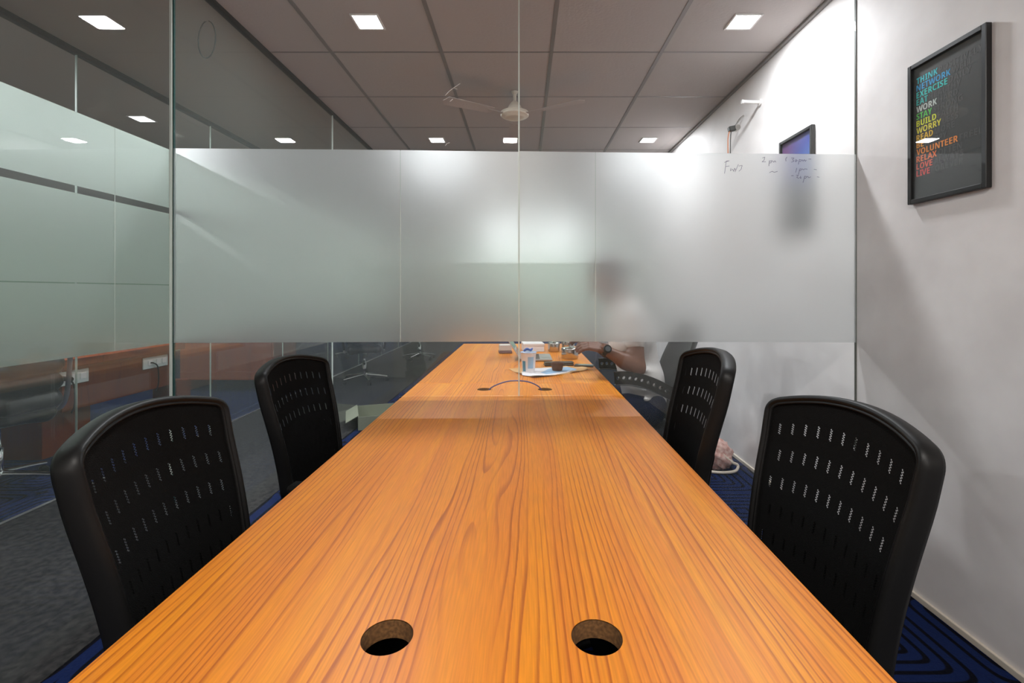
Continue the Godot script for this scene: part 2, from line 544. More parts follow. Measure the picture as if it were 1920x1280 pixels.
func glass_walls() -> void:
	# partition ahead of the camera: the table runs through its foot
	var w := structure("wall_front", "frameless glass partition with a wide frosted band, standing across the table")
	w.position = Vector3(XL, 0, -2.233)
	w.rotation.y = 0.0266
	var t := TOP + 0.004
	pane(w, PackedVector2Array([Vector2(0.012, 0), Vector2(1.046, 0), Vector2(1.046, t), Vector2(1.606, t), Vector2(1.606, CEIL), Vector2(0.012, CEIL)]))
	pane(w, PackedVector2Array([Vector2(1.61, t), Vector2(2.11, t), Vector2(2.11, 0), Vector2(3.227, 0), Vector2(3.227, CEIL), Vector2(1.61, CEIL)]))
	film(w, PackedVector2Array([Vector2(0.012, 1.013), Vector2(1.052, 1.014), Vector2(1.052, 1.912), Vector2(0.012, 1.912)]), 1.0)
	film(w, PackedVector2Array([Vector2(1.054, 1.014), Vector2(1.605, 1.015), Vector2(1.605, 1.908), Vector2(1.054, 1.912)]), 1.0)
	film(w, PackedVector2Array([Vector2(1.611, 1.015), Vector2(1.969, 1.013), Vector2(1.969, 1.909), Vector2(1.611, 1.911)]), 1.0)
	film(w, PackedVector2Array([Vector2(1.971, 1.013), Vector2(3.226, 1.006), Vector2(3.226, 1.908), Vector2(1.971, 1.909)]), 1.0)
	strip(w, "joint", 1.605, 1.611, t, CEIL, M.glass_edge, -0.0056, 0.0086)
	for x in [1.053, 1.97]:
		strip(w, "film_seam", x - 0.0012, x + 0.0012, 1.014, 1.908, M.glass_edge, 0.0073, 0.0080)
	strip(w, "wall_seal", 3.227, 3.2315, 0, CEIL, M.seal)
	strip(w, "corner_edge", 0.001, 0.011, 0, CEIL, M.glass_edge_dark)
	var l := structure("wall_left", "glass wall on the left with three frosted bands and thin clear slits")
	l.position = Vector3(XL, 0, 0)
	l.rotation.y = PI / 2
	for x in [[-2.6, 2.222], [2.246, 4.1], [4.104, 6.0]]:
		pane(l, rect(x[0], 0.0, x[1], CEIL - 0.02))
	for x in [[-2.6, 1.926], [1.928, 2.221], [2.248, 4.1], [4.104, 5.99]]:
		for y in [[1.636, 1.905], [1.2825, 1.609], [1.011, 1.2785]]:
			film(l, rect(x[0], y[0], x[1], y[1]))
	strip(l, "film_seam", 1.9262, 1.9278, 1.011, 1.905, M.glass_edge, -0.0072, -0.0052)
	strip(l, "corner_edge", 2.222, 2.234, 0, CEIL - 0.02, M.glass_edge)
	strip(l, "joint", 4.1, 4.104, 0, CEIL - 0.02, M.glass_edge)
	strip(l, "top_channel", -2.6, 6.0, CEIL - 0.024, CEIL, M.channel, -0.016, 0.016)
	var c := structure("wall_corridor", "clear glass wall on the far side of the corridor with slim joints")
	c.position = Vector3(XC, 0, 0)
	c.rotation.y = PI / 2
	var js := [-2.6, -2.165]
	for k in 11:
		js.append(-0.865 + 1.3 * k)
	for k in js.size() - 1:
		pane(c, rect(js[k] + 0.002, 0.0, js[k + 1] - 0.002, CEIL - 0.03))
		if k > 0:
			strip(c, "joint", js[k] - 0.003, js[k] + 0.003, 0, CEIL - 0.03, M.joint_green)
	strip(c, "top_channel", -2.6, 12.2, CEIL - 0.035, CEIL, M.channel, -0.018, 0.018)
	var d := structure("wall_divider", "frosted glass partition closing the far room")
	d.position = Vector3(XL, 0, -6.0)
	for x in [[0.01, 1.6], [1.604, 3.225]]:
		pane(d, rect(x[0], 0, x[1], CEIL - 0.02))
		film(d, rect(x[0], 1.011, x[1], 1.905))
	strip(d, "joint", 1.6, 1.604, 0, CEIL - 0.02, M.glass_edge)
	strip(d, "top_channel", 0.02, 3.225, CEIL - 0.024, CEIL, M.channel, -0.016, 0.016)
	# felt-pen notes on the partition
	var ink := mat(Color(0.60, 0.58, 0.66), 0.8)
	# strokes as (along the glass, height) in metres
	var strokes := [
		[[2.587, 1.865], [2.610, 1.873], [2.595, 1.871], [2.592, 1.848], [2.587, 1.812]],
		[[2.592, 1.845], [2.610, 1.848]],
		[[2.618, 1.838], [2.615, 1.825], [2.626, 1.833], [2.631, 1.822], [2.636, 1.838], [2.641, 1.825]],
		[[2.654, 1.856], [2.638, 1.820]],
		[[2.656, 1.848], [2.672, 1.851], [2.667, 1.833], [2.656, 1.823]],
		[[2.770, 1.887], [2.781, 1.892], [2.778, 1.877], [2.768, 1.869], [2.786, 1.869]],
		[[2.804, 1.875], [2.801, 1.849]],
		[[2.804, 1.872], [2.814, 1.875], [2.812, 1.865], [2.804, 1.864]],
		[[2.817, 1.875], [2.825, 1.867], [2.830, 1.875], [2.835, 1.867]],
		[[2.889, 1.893], [2.882, 1.883], [2.884, 1.873]],
		[[2.910, 1.888], [2.923, 1.888], [2.916, 1.881], [2.923, 1.873], [2.910, 1.868]],
		[[2.931, 1.881], [2.939, 1.876], [2.931, 1.870], [2.929, 1.878]],
		[[2.949, 1.881], [2.944, 1.858]],
		[[2.949, 1.881], [2.960, 1.878], [2.954, 1.871], [2.947, 1.873]],
		[[2.962, 1.881], [2.967, 1.873], [2.973, 1.881], [2.978, 1.873], [2.983, 1.879]],
		[[2.994, 1.884], [3.006, 1.884]],
		[[2.804, 1.818], [2.817, 1.824], [2.827, 1.819], [2.843, 1.824]],
		[[2.936, 1.840], [2.931, 1.819]],
		[[2.952, 1.837], [2.944, 1.809]],
		[[2.952, 1.837], [2.960, 1.835], [2.954, 1.827], [2.947, 1.830]],
		[[2.962, 1.837], [2.970, 1.832], [2.975, 1.837], [2.988, 1.835]],
		[[3.020, 1.835], [3.033, 1.833]],
		[[2.910, 1.804], [2.921, 1.804]],
		[[2.934, 1.806], [2.944, 1.806], [2.936, 1.796], [2.947, 1.791]],
		[[2.954, 1.802], [2.957, 1.791], [2.949, 1.796]],
		[[2.975, 1.802], [2.967, 1.771]],
		[[2.975, 1.802], [2.986, 1.799], [2.978, 1.791], [2.973, 1.794]],
		[[2.988, 1.802], [2.996, 1.794], [3.004, 1.799]],
		[[3.035, 1.799], [3.046, 1.797]],
	]
	var st := st_new()
	for s in strokes:
		for i in s.size() - 1:
			add_tube(st, [Vector3(s[i][0], s[i][1], 0.0082), Vector3(s[i + 1][0], s[i + 1][1], 0.0082)], 0.0011, 5)
	part("felt_pen_note", done(st), ink, w)
	# pale paint flecks left on the glass
	var sf := st_new()
	for s in [[[1.262, 2.170], [1.280, 2.190], [1.300, 2.205], [1.325, 2.222]], [[1.300, 2.205], [1.318, 2.200]], [[1.284, 2.142], [1.297, 2.153]], [[1.262, 1.934], [1.270, 1.945], [1.282, 1.948]], [[1.322, 2.222], [1.332, 2.226]]]:
		for i in s.size() - 1:
			add_tube(sf, [Vector3(s[i][0], s[i][1], 0.0056), Vector3(s[i + 1][0], s[i + 1][1], 0.0056)], 0.0012, 5)
	part("paint_fleck", done(sf), M.white, w)

# ---------------------------------------------------------------- tables
func tabletop(w: float, l: float, th: float, holes: Array, hr: float) -> ArrayMesh:
	var st := st_new()
	var hw := w / 2
	var hl := l / 2
	var bv := 0.0025
	var q := 0.055
	# top and bottom: cells between the cuts, left out where a hole is
	var xs := [-hw + bv, hw - bv]
	var zs := [-hl + bv, hl - bv]
	for h in holes:
		for v in [h.x - q, h.x + q]:
			if not xs.has(v):
				xs.append(v)
		for v in [h.y - q, h.y + q]:
			if not zs.has(v):
				zs.append(v)
	xs.sort()
	zs.sort()
	for i in xs.size() - 1:
		for j in zs.size() - 1:
			var mid := Vector2((xs[i] + xs[i + 1]) / 2, (zs[j] + zs[j + 1]) / 2)
			var inside := false
			for h in holes:
				if absf(mid.x - h.x) < q and absf(mid.y - h.y) < q:
					inside = true
			if inside:
				continue
			quad(st, Vector3(xs[i], 0, zs[j + 1]), Vector3(xs[i + 1], 0, zs[j + 1]), Vector3(xs[i + 1], 0, zs[j]), Vector3(xs[i], 0, zs[j]))
			quad(st, Vector3(xs[i], -th, zs[j]), Vector3(xs[i + 1], -th, zs[j]), Vector3(xs[i + 1], -th, zs[j + 1]), Vector3(xs[i], -th, zs[j + 1]))
	var n := 40
	for h in holes:
		for i in n:
			var pts := []
			for k in [i, i + 1]:
				var a: float = TAU * k / n
				var d := Vector2(cos(a), sin(a))
				var m := q / maxf(absf(d.x), absf(d.y))
				pts.append([h + d * hr, h + d * m])
			for y in [0.0, -th]:
				var a := Vector3(pts[0][0].x, y, pts[0][0].y)
				var b := Vector3(pts[1][0].x, y, pts[1][0].y)
				var c := Vector3(pts[1][1].x, y, pts[1][1].y)
				var e := Vector3(pts[0][1].x, y, pts[0][1].y)
				if y == 0.0:
					quad(st, a, b, c, e)
				else:
					quad(st, e, c, b, a)
	# rounded rim
	var ring := [Vector3(-hw, 0, -hl), Vector3(hw, 0, -hl), Vector3(hw, 0, hl), Vector3(-hw, 0, hl)]
	var ins := [Vector3(1, 0, 1), Vector3(-1, 0, 1), Vector3(-1, 0, -1), Vector3(1, 0, -1)]
	var lev := [[bv, 0.0], [bv * 0.3, -bv * 0.3], [0.0, -bv], [0.0, -th + bv], [bv, -th]]
	for k in 4:
		var k2 := (k + 1) % 4
		for i in lev.size() - 1:
			var a: Vector3 = ring[k] + ins[k] * lev[i][0] + Vector3(0, lev[i][1], 0)
			var b: Vector3 = ring[k2] + ins[k2] * lev[i][0] + Vector3(0, lev[i][1], 0)
			var c: Vector3 = ring[k2] + ins[k2] * lev[i + 1][0] + Vector3(0, lev[i + 1][1], 0)
			var d: Vector3 = ring[k] + ins[k] * lev[i + 1][0] + Vector3(0, lev[i + 1][1], 0)
			quad(st, a, b, c, d)
	return done(st)

func table(label: String, z0: float, z1: float, holes: Array) -> Node3D:
	var xc := -0.052
	var l := z0 - z1
	var t := thing("conference_table", label, "table", Vector3(xc, 0, (z0 + z1) / 2), 0.0)
	var local := []
	for h in holes:
		local.append(Vector2(h.x - xc, h.y - t.position.z))
	part("tabletop", tabletop(1.047, l, 0.028, local, 0.0365), M.wood, t, Vector3(0, TOP, 0))
	for h in local:
		var st := st_new()
		st.set_smooth_group(0)
		for i in 32:
			var a := TAU * i / 32
			var b := TAU * (i + 1) / 32
			quad(st, Vector3(cos(a) * 0.0362, -0.001, sin(a) * 0.0362), Vector3(cos(b) * 0.0362, -0.001, sin(b) * 0.0362), Vector3(cos(b) * 0.0352, -0.027, sin(b) * 0.0352), Vector3(cos(a) * 0.0352, -0.027, sin(a) * 0.0352))
		part("hole_rim", done(st), M.chip, t, Vector3(h.x, TOP, h.y))
	for s in [-1, 1]:
		part("leg_panel", box_mesh(Vector3(0.62, TOP - 0.029, 0.025), 0.002), M.desk_wood, t, Vector3(0, (TOP - 0.029) / 2, s * (l / 2 - 0.08)))
	part("beam", box_mesh(Vector3(0.02, 0.16, l - 0.21), 0.002), M.desk_wood, t, Vector3(0, TOP - 0.11, 0))
	return t

func tables() -> void:
	table("long orange wood conference table in the foreground with round cable holes", -0.52, -2.609, [Vector2(-0.195, -0.688), Vector2(0.1044, -0.688), Vector2(-0.2004, -2.445), Vector2(0.1083, -2.445)])
	table("orange wood table behind the glass carrying the laptop and steel tins", -2.616, -4.623, [])
	var y := TOP
	var c := curve([Vector3(-0.188, y - 0.055, -2.442), Vector3(-0.176, y - 0.005, -2.440), Vector3(-0.150, y + 0.018, -2.438), Vector3(-0.09, y + 0.040, -2.436), Vector3(-0.035, y + 0.045, -2.436), Vector3(0.02, y + 0.040, -2.436), Vector3(0.065, y + 0.022, -2.438), Vector3(0.088, y - 0.002, -2.441), Vector3(0.096, y - 0.055, -2.443)], 6)
	tag(part("network_cable", tube_mesh(c, 0.0032, 8), M.blue_cable, self), "blue network cable arching between two holes in the table", "cable")

# ---------------------------------------------------------------- mesh-back chairs
const BACK_H := 0.5
const BACK_Y := 0.515

func back_half(s: float) -> float:
	return 0.186 + 0.032 * smoothstep(0.0, 0.5, s)

func back_top(a: float) -> float:      # arched top edge over the width, a from -1 to 1
	return BACK_H - 0.042 * a * a

func back_point(x: float, s: float, off := 0.0) -> Vector3:
	var rec := deg_to_rad(13.0)
	var z := -0.205 - s * sin(rec) + 0.042 * pow(x / 0.215, 2.0) + 0.009 * sin(clampf(s / 0.36, 0, 1) * PI)
	return Vector3(x, BACK_Y + s * cos(rec), z) + Vector3(0, -sin(rec), -cos(rec)) * -off

func chair_meshes() -> void:
	if mesh_cache.has("chair_mesh"):
		return
	# woven panel with slits
	var nx := 150
	var nt := 174
	var skip := {}
	for r in 6:
		var t0 := 150 - r * 25
		for c in 12:
			var c0 := 12 + c * 12 + (4 if r % 2 else 0)
			if c0 > 140:
				continue
			for k in 10:
				skip[Vector2i(c0 + (k % 2), t0 - k)] = true
	var st := SurfaceTool.new()
	st.begin(Mesh.PRIMITIVE_TRIANGLES)
	for j in nt + 1:
		for i in nx + 1:
			var a := lerpf(-0.97, 0.97, float(i) / nx)
			var s := lerpf(0.005, back_top(a) - 0.008, float(j) / nt)
			var p := back_point(a * back_half(s), s)
			var e := 0.002
			var n := (back_point(a * back_half(s) + e, s) - p).cross(back_point(a * back_half(s), s + e) - p).normalized()
			st.set_normal(n)
			st.add_vertex(p)
	for j in nt:
		for i in nx:
			if skip.has(Vector2i(i, j)):
				continue
			var a := j * (nx + 1) + i
			for k in [a, a + nx + 1, a + nx + 2, a, a + nx + 2, a + 1]:
				st.add_index(k)
	mesh_cache.chair_mesh = st.commit()
	# closed frame round the panel
	var path := []
	var n1 := 14
	var r := 0.030
	for k in n1 + 1:                        # up the right side
		path.append([1.0, lerpf(0.03, back_top(1.0) - r, float(k) / n1)])
	var ka := 1.0 - r / 0.215
	var corner := []
	for k in range(1, 8):                   # rounded top corner
		var t := k / 8.0
		var a := lerpf(lerpf(1.0, 1.0, t), lerpf(1.0, ka, t), t)
		corner.append([a, lerpf(lerpf(back_top(1.0) - r, back_top(1.0), t), lerpf(back_top(1.0), back_top(ka), t), t)])
	path.append_array(corner)
	for k in range(0, 21):
		var a := lerpf(1.0 - r / 0.215, -1.0 + r / 0.215, k / 20.0)
		path.append([a, back_top(a)])
	corner.reverse()
	for q in corner:
		path.append([-q[0], q[1]])
	for k in n1 + 1:
		path.append([-1.0, lerpf(back_top(1.0) - r, 0.03, float(k) / n1)])
	for k in range(0, 9):
		path.append([lerpf(-0.96, 0.96, k / 8.0), 0.0])
	# cross-section: [inward, along the normal (front positive)]
	var sec := [[0.0, -0.036], [-0.003, -0.028], [-0.003, -0.004], [0.0, 0.007], [0.004, 0.010], [0.009, 0.010], [0.011, 0.005], [0.013, 0.005], [0.0145, 0.0075], [0.018, 0.006], [0.0195, 0.0], [0.018, -0.022], [0.014, -0.036]]
	var rings := []
	var m := path.size()
	var pts := []
	for p in path:
		pts.append(back_point(p[0] * back_half(p[1]), p[1]))
	for i in m:
		var d: Vector3 = (pts[(i + 1) % m] - pts[(i - 1 + m) % m]).normalized()
		var x: float = path[i][0] * back_half(path[i][1])
		var s: float = path[i][1]
		var n := (back_point(x + 0.002, s) - back_point(x, s)).cross(back_point(x, s + 0.002) - back_point(x, s)).normalized()
		if n.z < 0:
			n = -n
		var inw := n.cross(d).normalized()
		var ring := []
		for q in sec:
			ring.append(pts[i] + inw * q[0] + n * (q[1] if q[1] > -0.02 else q[1] * lerpf(1.0, 0.85, clampf(s / 0.45, 0, 1))))
		rings.append(ring)
	var sf := st_new()
	sf.set_smooth_group(0)
	for i in m:
		var i2 := (i + 1) % m
		for k in sec.size():
			var k2 := (k + 1) % sec.size()
			quad(sf, rings[i][k], rings[i2][k], rings[i2][k2], rings[i][k2])
	mesh_cache.chair_frame = done(sf)
	# plate behind the lower half, with the stem that carries the back
	var sp := st_new()
	sp.set_smooth_group(0)
	var g := 10
	for side in [-0.028, -0.040]:
		for j in g:
			for i in g:
				var c := []
				for o in [[0, 0], [1, 0], [1, 1], [0, 1]]:
					var a := lerpf(-0.94, 0.94, float(i + o[0]) / g)
					var s := lerpf(0.01, 0.225 - 0.03 * a * a, float(j + o[1]) / g)
					c.append(back_point(a * back_half(s), s, side))
				if side > -0.03:
					quad(sp, c[0], c[1], c[2], c[3])
				else:
					quad(sp, c[3], c[2], c[1], c[0])
	mesh_cache.chair_plate = done(sp)
	var ss := st_new()
	add_tube(ss, curve([Vector3(0, 0.40, 0.0), Vector3(0, 0.395, -0.16), Vector3(0, 0.43, -0.25), Vector3(0, 0.56, -0.275), Vector3(0, 0.66, -0.285)], 5), 0.022, 10)
	mesh_cache.chair_stem = done(ss)
	# cushion
	var sc := st_new()
	sc.set_smooth_group(0)
	var gs := 16
	for face in [1, -1]:
		for j in gs:
			for i in gs:
				var c := []
				for o in [[0, 0], [1, 0], [1, 1], [0, 1]]:
					var u := lerpf(-1, 1, float(i + o[0]) / gs)
					var v := lerpf(-1, 1, float(j + o[1]) / gs)
					var k := maxf(absf(u), absf(v))
					var q := pow(pow(absf(u), 6.0) + pow(absf(v), 6.0), 1.0 / 6.0)
					var sh := k / q if q > 0 else 1.0
					var hgt := 0.04 * sqrt(maxf(0.0, 1.0 - pow(k, 8.0)))
					c.append(Vector3(u * sh * 0.235, 0.455 + face * hgt - (0.02 * smoothstep(0.6, 1.0, v)), v * sh * 0.23 + 0.02))
				if face > 0:
					quad(sc, c[3], c[2], c[1], c[0])
				else:
					quad(sc, c[0], c[1], c[2], c[3])
	mesh_cache.chair_seat = done(sc)
	for s in [-1, 1]:
		var sa := st_new()
		add_tube(sa, curve([Vector3(s * 0.17, 0.415, 0.02), Vector3(s * 0.238, 0.415, 0.02), Vector3(s * 0.256, 0.45, 0.015), Vector3(s * 0.258, 0.58, 0.0)], 5), 0.016, 8)
		mesh_cache["chair_arm%d" % s] = done(sa)
		var sq := st_new()
		add_box(sq, Vector3(s * 0.258, 0.59, -0.01), Vector3(0.06, 0.03, 0.25), 0.010)
		mesh_cache["chair_pad%d" % s] = done(sq)
	mesh_cache.chair_column = lathe_mesh([[0.0, 0.085], [0.028, 0.085], [0.028, 0.27], [0.016, 0.275], [0.016, 0.40], [0.07, 0.402], [0.075, 0.415], [0.0, 0.416]], 20)
	star_meshes("plastic", 0.29, 0.017)

func star_meshes(kind: String, reach: float, thick: float) -> void:
	var sl := st_new()
	add_tube(sl, [Vector3(0, 0.105, 0.02), Vector3(0, 0.098, 0.10), Vector3(0, 0.085, 0.2), Vector3(0, 0.068, reach)], [thick * 1.4, thick * 1.2, thick, thick * 0.85], 8)
	mesh_cache["star_leg_" + kind] = done(sl)
	mesh_cache["star_hub_" + kind] = lathe_mesh([[0.0, 0.075], [0.034, 0.075], [0.038, 0.085], [0.036, 0.125], [0.0, 0.127]], 20)
	if mesh_cache.has("caster"):
		return
	var sw := st_new()
	for x in [-0.014, 0.014]:
		add_tube(sw, [Vector3(x - 0.009, 0.026, 0), Vector3(x + 0.009, 0.026, 0)], 0.026, 18)
	add_tube(sw, [Vector3(0, 0.03, 0), Vector3(0, 0.07, 0.0)], 0.007, 8)
	mesh_cache.caster = done(sw)

func star_base(t: Node3D, kind: String, m: Material, reach: float, spin := 0.0) -> void:
	part("hub", mesh_cache["star_hub_" + kind], m, t)
	for k in 5:
		var a := spin + TAU * k / 5
		var l := part("base_leg", mesh_cache["star_leg_" + kind], m, t, Vector3.ZERO, Vector3(0, a, 0))
		part("caster", mesh_cache.caster, M.black_soft, l, Vector3(0, 0, reach - 0.01), Vector3(0, 0.6 * k, 0))

func mesh_chair(label: String, x: float, z: float, turn: float, lift: float) -> void:
	chair_meshes()
	var t := thing("mesh_chair", label, "chair", Vector3(x, 0, z), turn, "black mesh-back chairs round the table")
	var up := Vector3(0, lift, 0)
	star_base(t, "plastic", M.black, 0.29, 0.3)
	part("gas_column", mesh_cache.chair_column, M.black, t, up)
	part("seat", mesh_cache.chair_seat, M.black_soft, t, up)
	part("stem", mesh_cache.chair_stem, M.black, t, up)
	part("back_frame", mesh_cache.chair_frame, M.black, t, up)
	part("back_mesh", mesh_cache.chair_mesh, M.mesh, t, up)
	part("back_plate", mesh_cache.chair_plate, M.black_soft, t, up)
	for s in [-1, 1]:
		var a := part("armrest", mesh_cache["chair_arm%d" % s], M.black, t, up)
		part("arm_pad", mesh_cache["chair_pad%d" % s], M.black_soft, a)

func place_back(label: String, far: Vector2, near: Vector2, side: float, lift: float) -> void:
	# the two front top corners of the back, as (x, depth), fix the chair
	var a := Vector2(far.x, -far.y)
	var b := Vector2(near.x, -near.y)
	var d := (b - a).normalized()
	var f := Vector2(-d.y, d.x)
	if f.x * side > 0:
		f = -f
	var o := (a + b) / 2 + f * 0.27
	mesh_chair(label, o.x, o.y, atan2(f.x, f.y), lift)

func chairs() -> void:
	place_back("black mesh-back office chair nearest on the right, by the white wall", Vector2(0.653, 1.287), Vector2(0.722, 0.847), 1, 0.0)
	place_back("black mesh-back office chair nearest on the left of the table", Vector2(-0.766, 1.232), Vector2(-0.752, 0.791), -1, 0.012)
	place_back("black mesh-back office chair farther left, close to the glass partition", Vector2(-0.876, 2.115), Vector2(-0.925, 1.719), -1, -0.01)
	place_back("black mesh-back office chair farther right, close to the glass partition", Vector2(0.605, 1.83), Vector2(0.585, 1.39), 1, 0.055)

# ---------------------------------------------------------------- things on the walls and the ceiling
func on_right_wall(called: String, label: String, category: String, y: float, depth: float) -> Node3D:
	# local x runs towards the camera, local z out of the wall
	return thing(called, label, category, Vector3(XR, y, -depth), -PI / 2)

func picture_frame(t: Node3D, w: float, h: float, b: float) -> void:
	var d := 0.022
	for s in [-1, 1]:
		part("frame_bar", box_mesh(Vector3(b, h, d), 0.002), M.frame, t, Vector3(s * (w / 2 - b / 2), 0, d / 2 + 0.001))
		part("frame_bar", box_mesh(Vector3(w - 2 * b, b, d), 0.002), M.frame, t, Vector3(0, s * (h / 2 - b / 2), d / 2 + 0.001))
	part("glazing", box_mesh(Vector3(w - 2 * b, h - 2 * b, 0.002)), M.glass, t, Vector3(0, 0, 0.0125))

func word(txt: String, c: Color, x: float, y: float, cap: float, parent: Node) -> float:
	var key := "w" + txt
	if not mesh_cache.has(key):
		var f := SystemFont.new()
		f.font_names = PackedStringArray(["Droid Sans"])
		f.font_weight = 700
		var tm := TextMesh.new()
		tm.font = f
		tm.text = txt
		tm.font_size = 48
		tm.pixel_size = 0.001
		tm.depth = 0.0004
		tm.curve_step = 3.0
		tm.horizontal_alignment = HORIZONTAL_ALIGNMENT_LEFT
		mesh_cache[key] = tm
	var box: AABB = mesh_cache[key].get_aabb()
	var k := cap / 0.0345
	var o := part("lettering", mesh_cache[key], mat(c, 0.6), parent)
	o.scale = Vector3(k * 1.0, k, 1)
	o.position = Vector3(x - box.position.x * k * 1.0, y - box.position.y * k, 0.0008)
	return box.size.x * k * 1.0

func wall_things() -> void:
	var t := on_right_wall("framed_poster", "black framed motivational poster with rainbow words on the near white wall", "poster", 1.887, 1.812)
	picture_frame(t, 0.338, 0.564, 0.018)
	var sheet := part("poster_sheet", box_mesh(Vector3(0.302, 0.528, 0.001)), M.poster, t, Vector3(0, 0, 0.008))
	var lines := [
		["THINK", "POSITIVELY", Color(0.14, 0.86, 0.92)], ["NETWORK", "WELL", Color(0.10, 0.70, 0.95)], ["EXERCISE", "DAILY", Color(0.14, 0.88, 0.86)], ["EAT", "HEALTHY", Color(0.16, 0.80, 0.78)],
		["WORK", "HARD", Color(0.86, 0.90, 0.88)], ["STAY", "STRONG", Color(0.38, 0.86, 0.36)], ["BUILD", "FAITH", Color(0.95, 0.98, 0.14)], ["WORRY", "LESS", Color(0.98, 0.93, 0.26)],
		["READ", "MORE", Color(0.96, 0.78, 0.20)], ["BE", "HAPPY", Color(0.96, 0.66, 0.18)], ["VOLUNTEER", "FREELY", Color(0.98, 0.58, 0.20)], ["RELAX", "OFTEN", Color(0.98, 0.48, 0.22)],
		["LOVE", "ALWAYS", Color(0.95, 0.36, 0.26)], ["LIVE", "FOREVER", Color(0.92, 0.28, 0.26)],
	]
	for i in lines.size():
		var y := 2.11 - 1.887 - 0.0235 - i * 0.0287
		var wide := word(lines[i][0], lines[i][2], -0.139, y, 0.0235, sheet)
		word(lines[i][1], Color(0.27, 0.27, 0.275), -0.139 + wide + 0.007, y, 0.0235, sheet)
	# second frame, behind the partition
	var p := on_right_wall("framed_picture", "black framed purple and blue picture behind the glass partition", "picture", 1.887, 2.81)
	picture_frame(p, 0.338, 0.564, 0.018)
	var im := Image.create_empty(128, 192, false, Image.FORMAT_RGB8)
	for j in 192:
		for i in 128:
			var u := i / 127.0
			var v := j / 191.0
			var c := Color(0.40, 0.20, 0.62).lerp(Color(0.20, 0.36, 0.85), smoothstep(0.15, 1.0, u * 0.7 + v * 1.3))
			c = c.lerp(Color(0.66, 0.25, 0.50), clampf(1.0 - Vector2(u - 0.05, (v - 0.25) * 1.3).length() * 2.4, 0, 1) * 0.8)
			c = c.lerp(Color(0.45, 0.62, 0.92), clampf(1.0 - Vector2(u - 0.95, (v - 0.33) * 1.5).length() * 2.6, 0, 1))
			c = c.lerp(Color(0.16, 0.10, 0.14), smoothstep(0.42, 0.62, v + 0.10 * sin(u * 5.0)))
			im.set_pixel(i, j, c * 0.72)
	var pm := mat(Color.WHITE, 0.5)
	pm.albedo_texture = ImageTexture.create_from_image(im)
	var qm := QuadMesh.new()
	qm.size = Vector2(0.302, 0.528)
	part("picture_sheet", qm, pm, p, Vector3(0, 0, 0.009))
	part("backing", box_mesh(Vector3(0.31, 0.54, 0.004)), M.frame, p, Vector3(0, 0, 0.004))
	# pipe stub and wire clamp high on the wall
	var s := thing("pipe_stub", "short white pipe stub sticking out high on the white wall", "pipe", Vector3(XR, 2.528, -3.25), 0.0)
	part("pipe", tube_mesh([Vector3(0, 0, 0), Vector3(-0.125, 0.004, 0)], 0.0115, 14), M.white, s)
	part("collar", tube_mesh([Vector3(0, 0, 0), Vector3(-0.012, 0, 0)], 0.022, 16), M.white, s)
	part("end_cap", tube_mesh([Vector3(-0.118, 0.004, 0), Vector3(-0.13, 0.004, 0)], 0.0135, 14), M.white, s)
	var k := thing("wire_clamp", "dark wire clamp on a steel hook with orange and black wires hanging", "clamp", Vector3(XR, 2.50, -3.50), 0.0)
	part("hook", tube_mesh(curve([Vector3(0, 0.03, 0), Vector3(-0.03, 0.005, 0), Vector3(-0.055, -0.04, 0), Vector3(-0.05, -0.065, 0)], 5), 0.006, 8), M.steel, k)
	part("stay", tube_mesh([Vector3(0, 0.03, 0), Vector3(-0.075, -0.05, 0.01)], 0.003, 6), M.alu, k)
	part("ring", tube_mesh([Vector3(-0.052, -0.06, -0.02), Vector3(-0.052, -0.06, 0.02)], 0.02, 14), M.steel, k)
	part("clamp_body", box_mesh(Vector3(0.05, 0.036, 0.04), 0.006), M.dark_grey, k, Vector3(-0.088, -0.066, 0), Vector3(0, 0, 0.2))
	part("wire", tube_mesh(curve([Vector3(-0.10, -0.075, 0.004), Vector3(-0.114, -0.12, 0.0), Vector3(-0.116, -0.22, 0.0), Vector3(-0.108, -0.5, 0.0), Vector3(-0.06, -0.85, 0.0), Vector3(-0.006, -1.1, 0.0)], 6), 0.0038, 8), mat(Color(0.72, 0.42, 0.24), 0.5), k)
	part("wire", tube_mesh(curve([Vector3(-0.09, -0.08, -0.004), Vector3(-0.098, -0.12, 0.004), Vector3(-0.1, -0.22, 0.004), Vector3(-0.094, -0.5, 0.004), Vector3(-0.05, -0.85, 0.004), Vector3(-0.006, -1.1, 0.006)], 6), 0.0034, 8), mat(Color(0.12, 0.10, 0.09), 0.5), k)
	# wire loop hanging from the corridor ceiling
	var loop := []
	for i in 25:
		var a := PI * 0.5 + TAU * (i / 24.0) * 0.97
		loop.append(Vector3(-1.79 + cos(a) * 0.062, CEIL - 0.102 + sin(a) * 0.105, -2.72 + 0.02 * cos(a)))
	tag(part("wire_loop", tube_mesh(loop, 0.0032, 6), M.dark_grey, self), "thin dark wire loop hanging from the ceiling beyond the glass corner", "wire")
	# fan
	var f := thing("ceiling_fan", "white ceiling fan behind the glass, seen under its motor", "fan", Vector3(-0.069, CEIL, -3.67), 0.0)
	part("canopy", lathe_mesh([[0.0, -0.026], [0.014, -0.024], [0.024, -0.010], [0.026, -0.001]], 20), M.ivory, f)
	part("rod", lathe_mesh([[0.0, -0.10], [0.012, -0.10], [0.012, -0.002]], 14), M.ivory, f)
	part("bell", lathe_mesh([[0.0, -0.14], [0.058, -0.138], [0.05, -0.118], [0.032, -0.09], [0.016, -0.075]], 24), M.ivory, f)
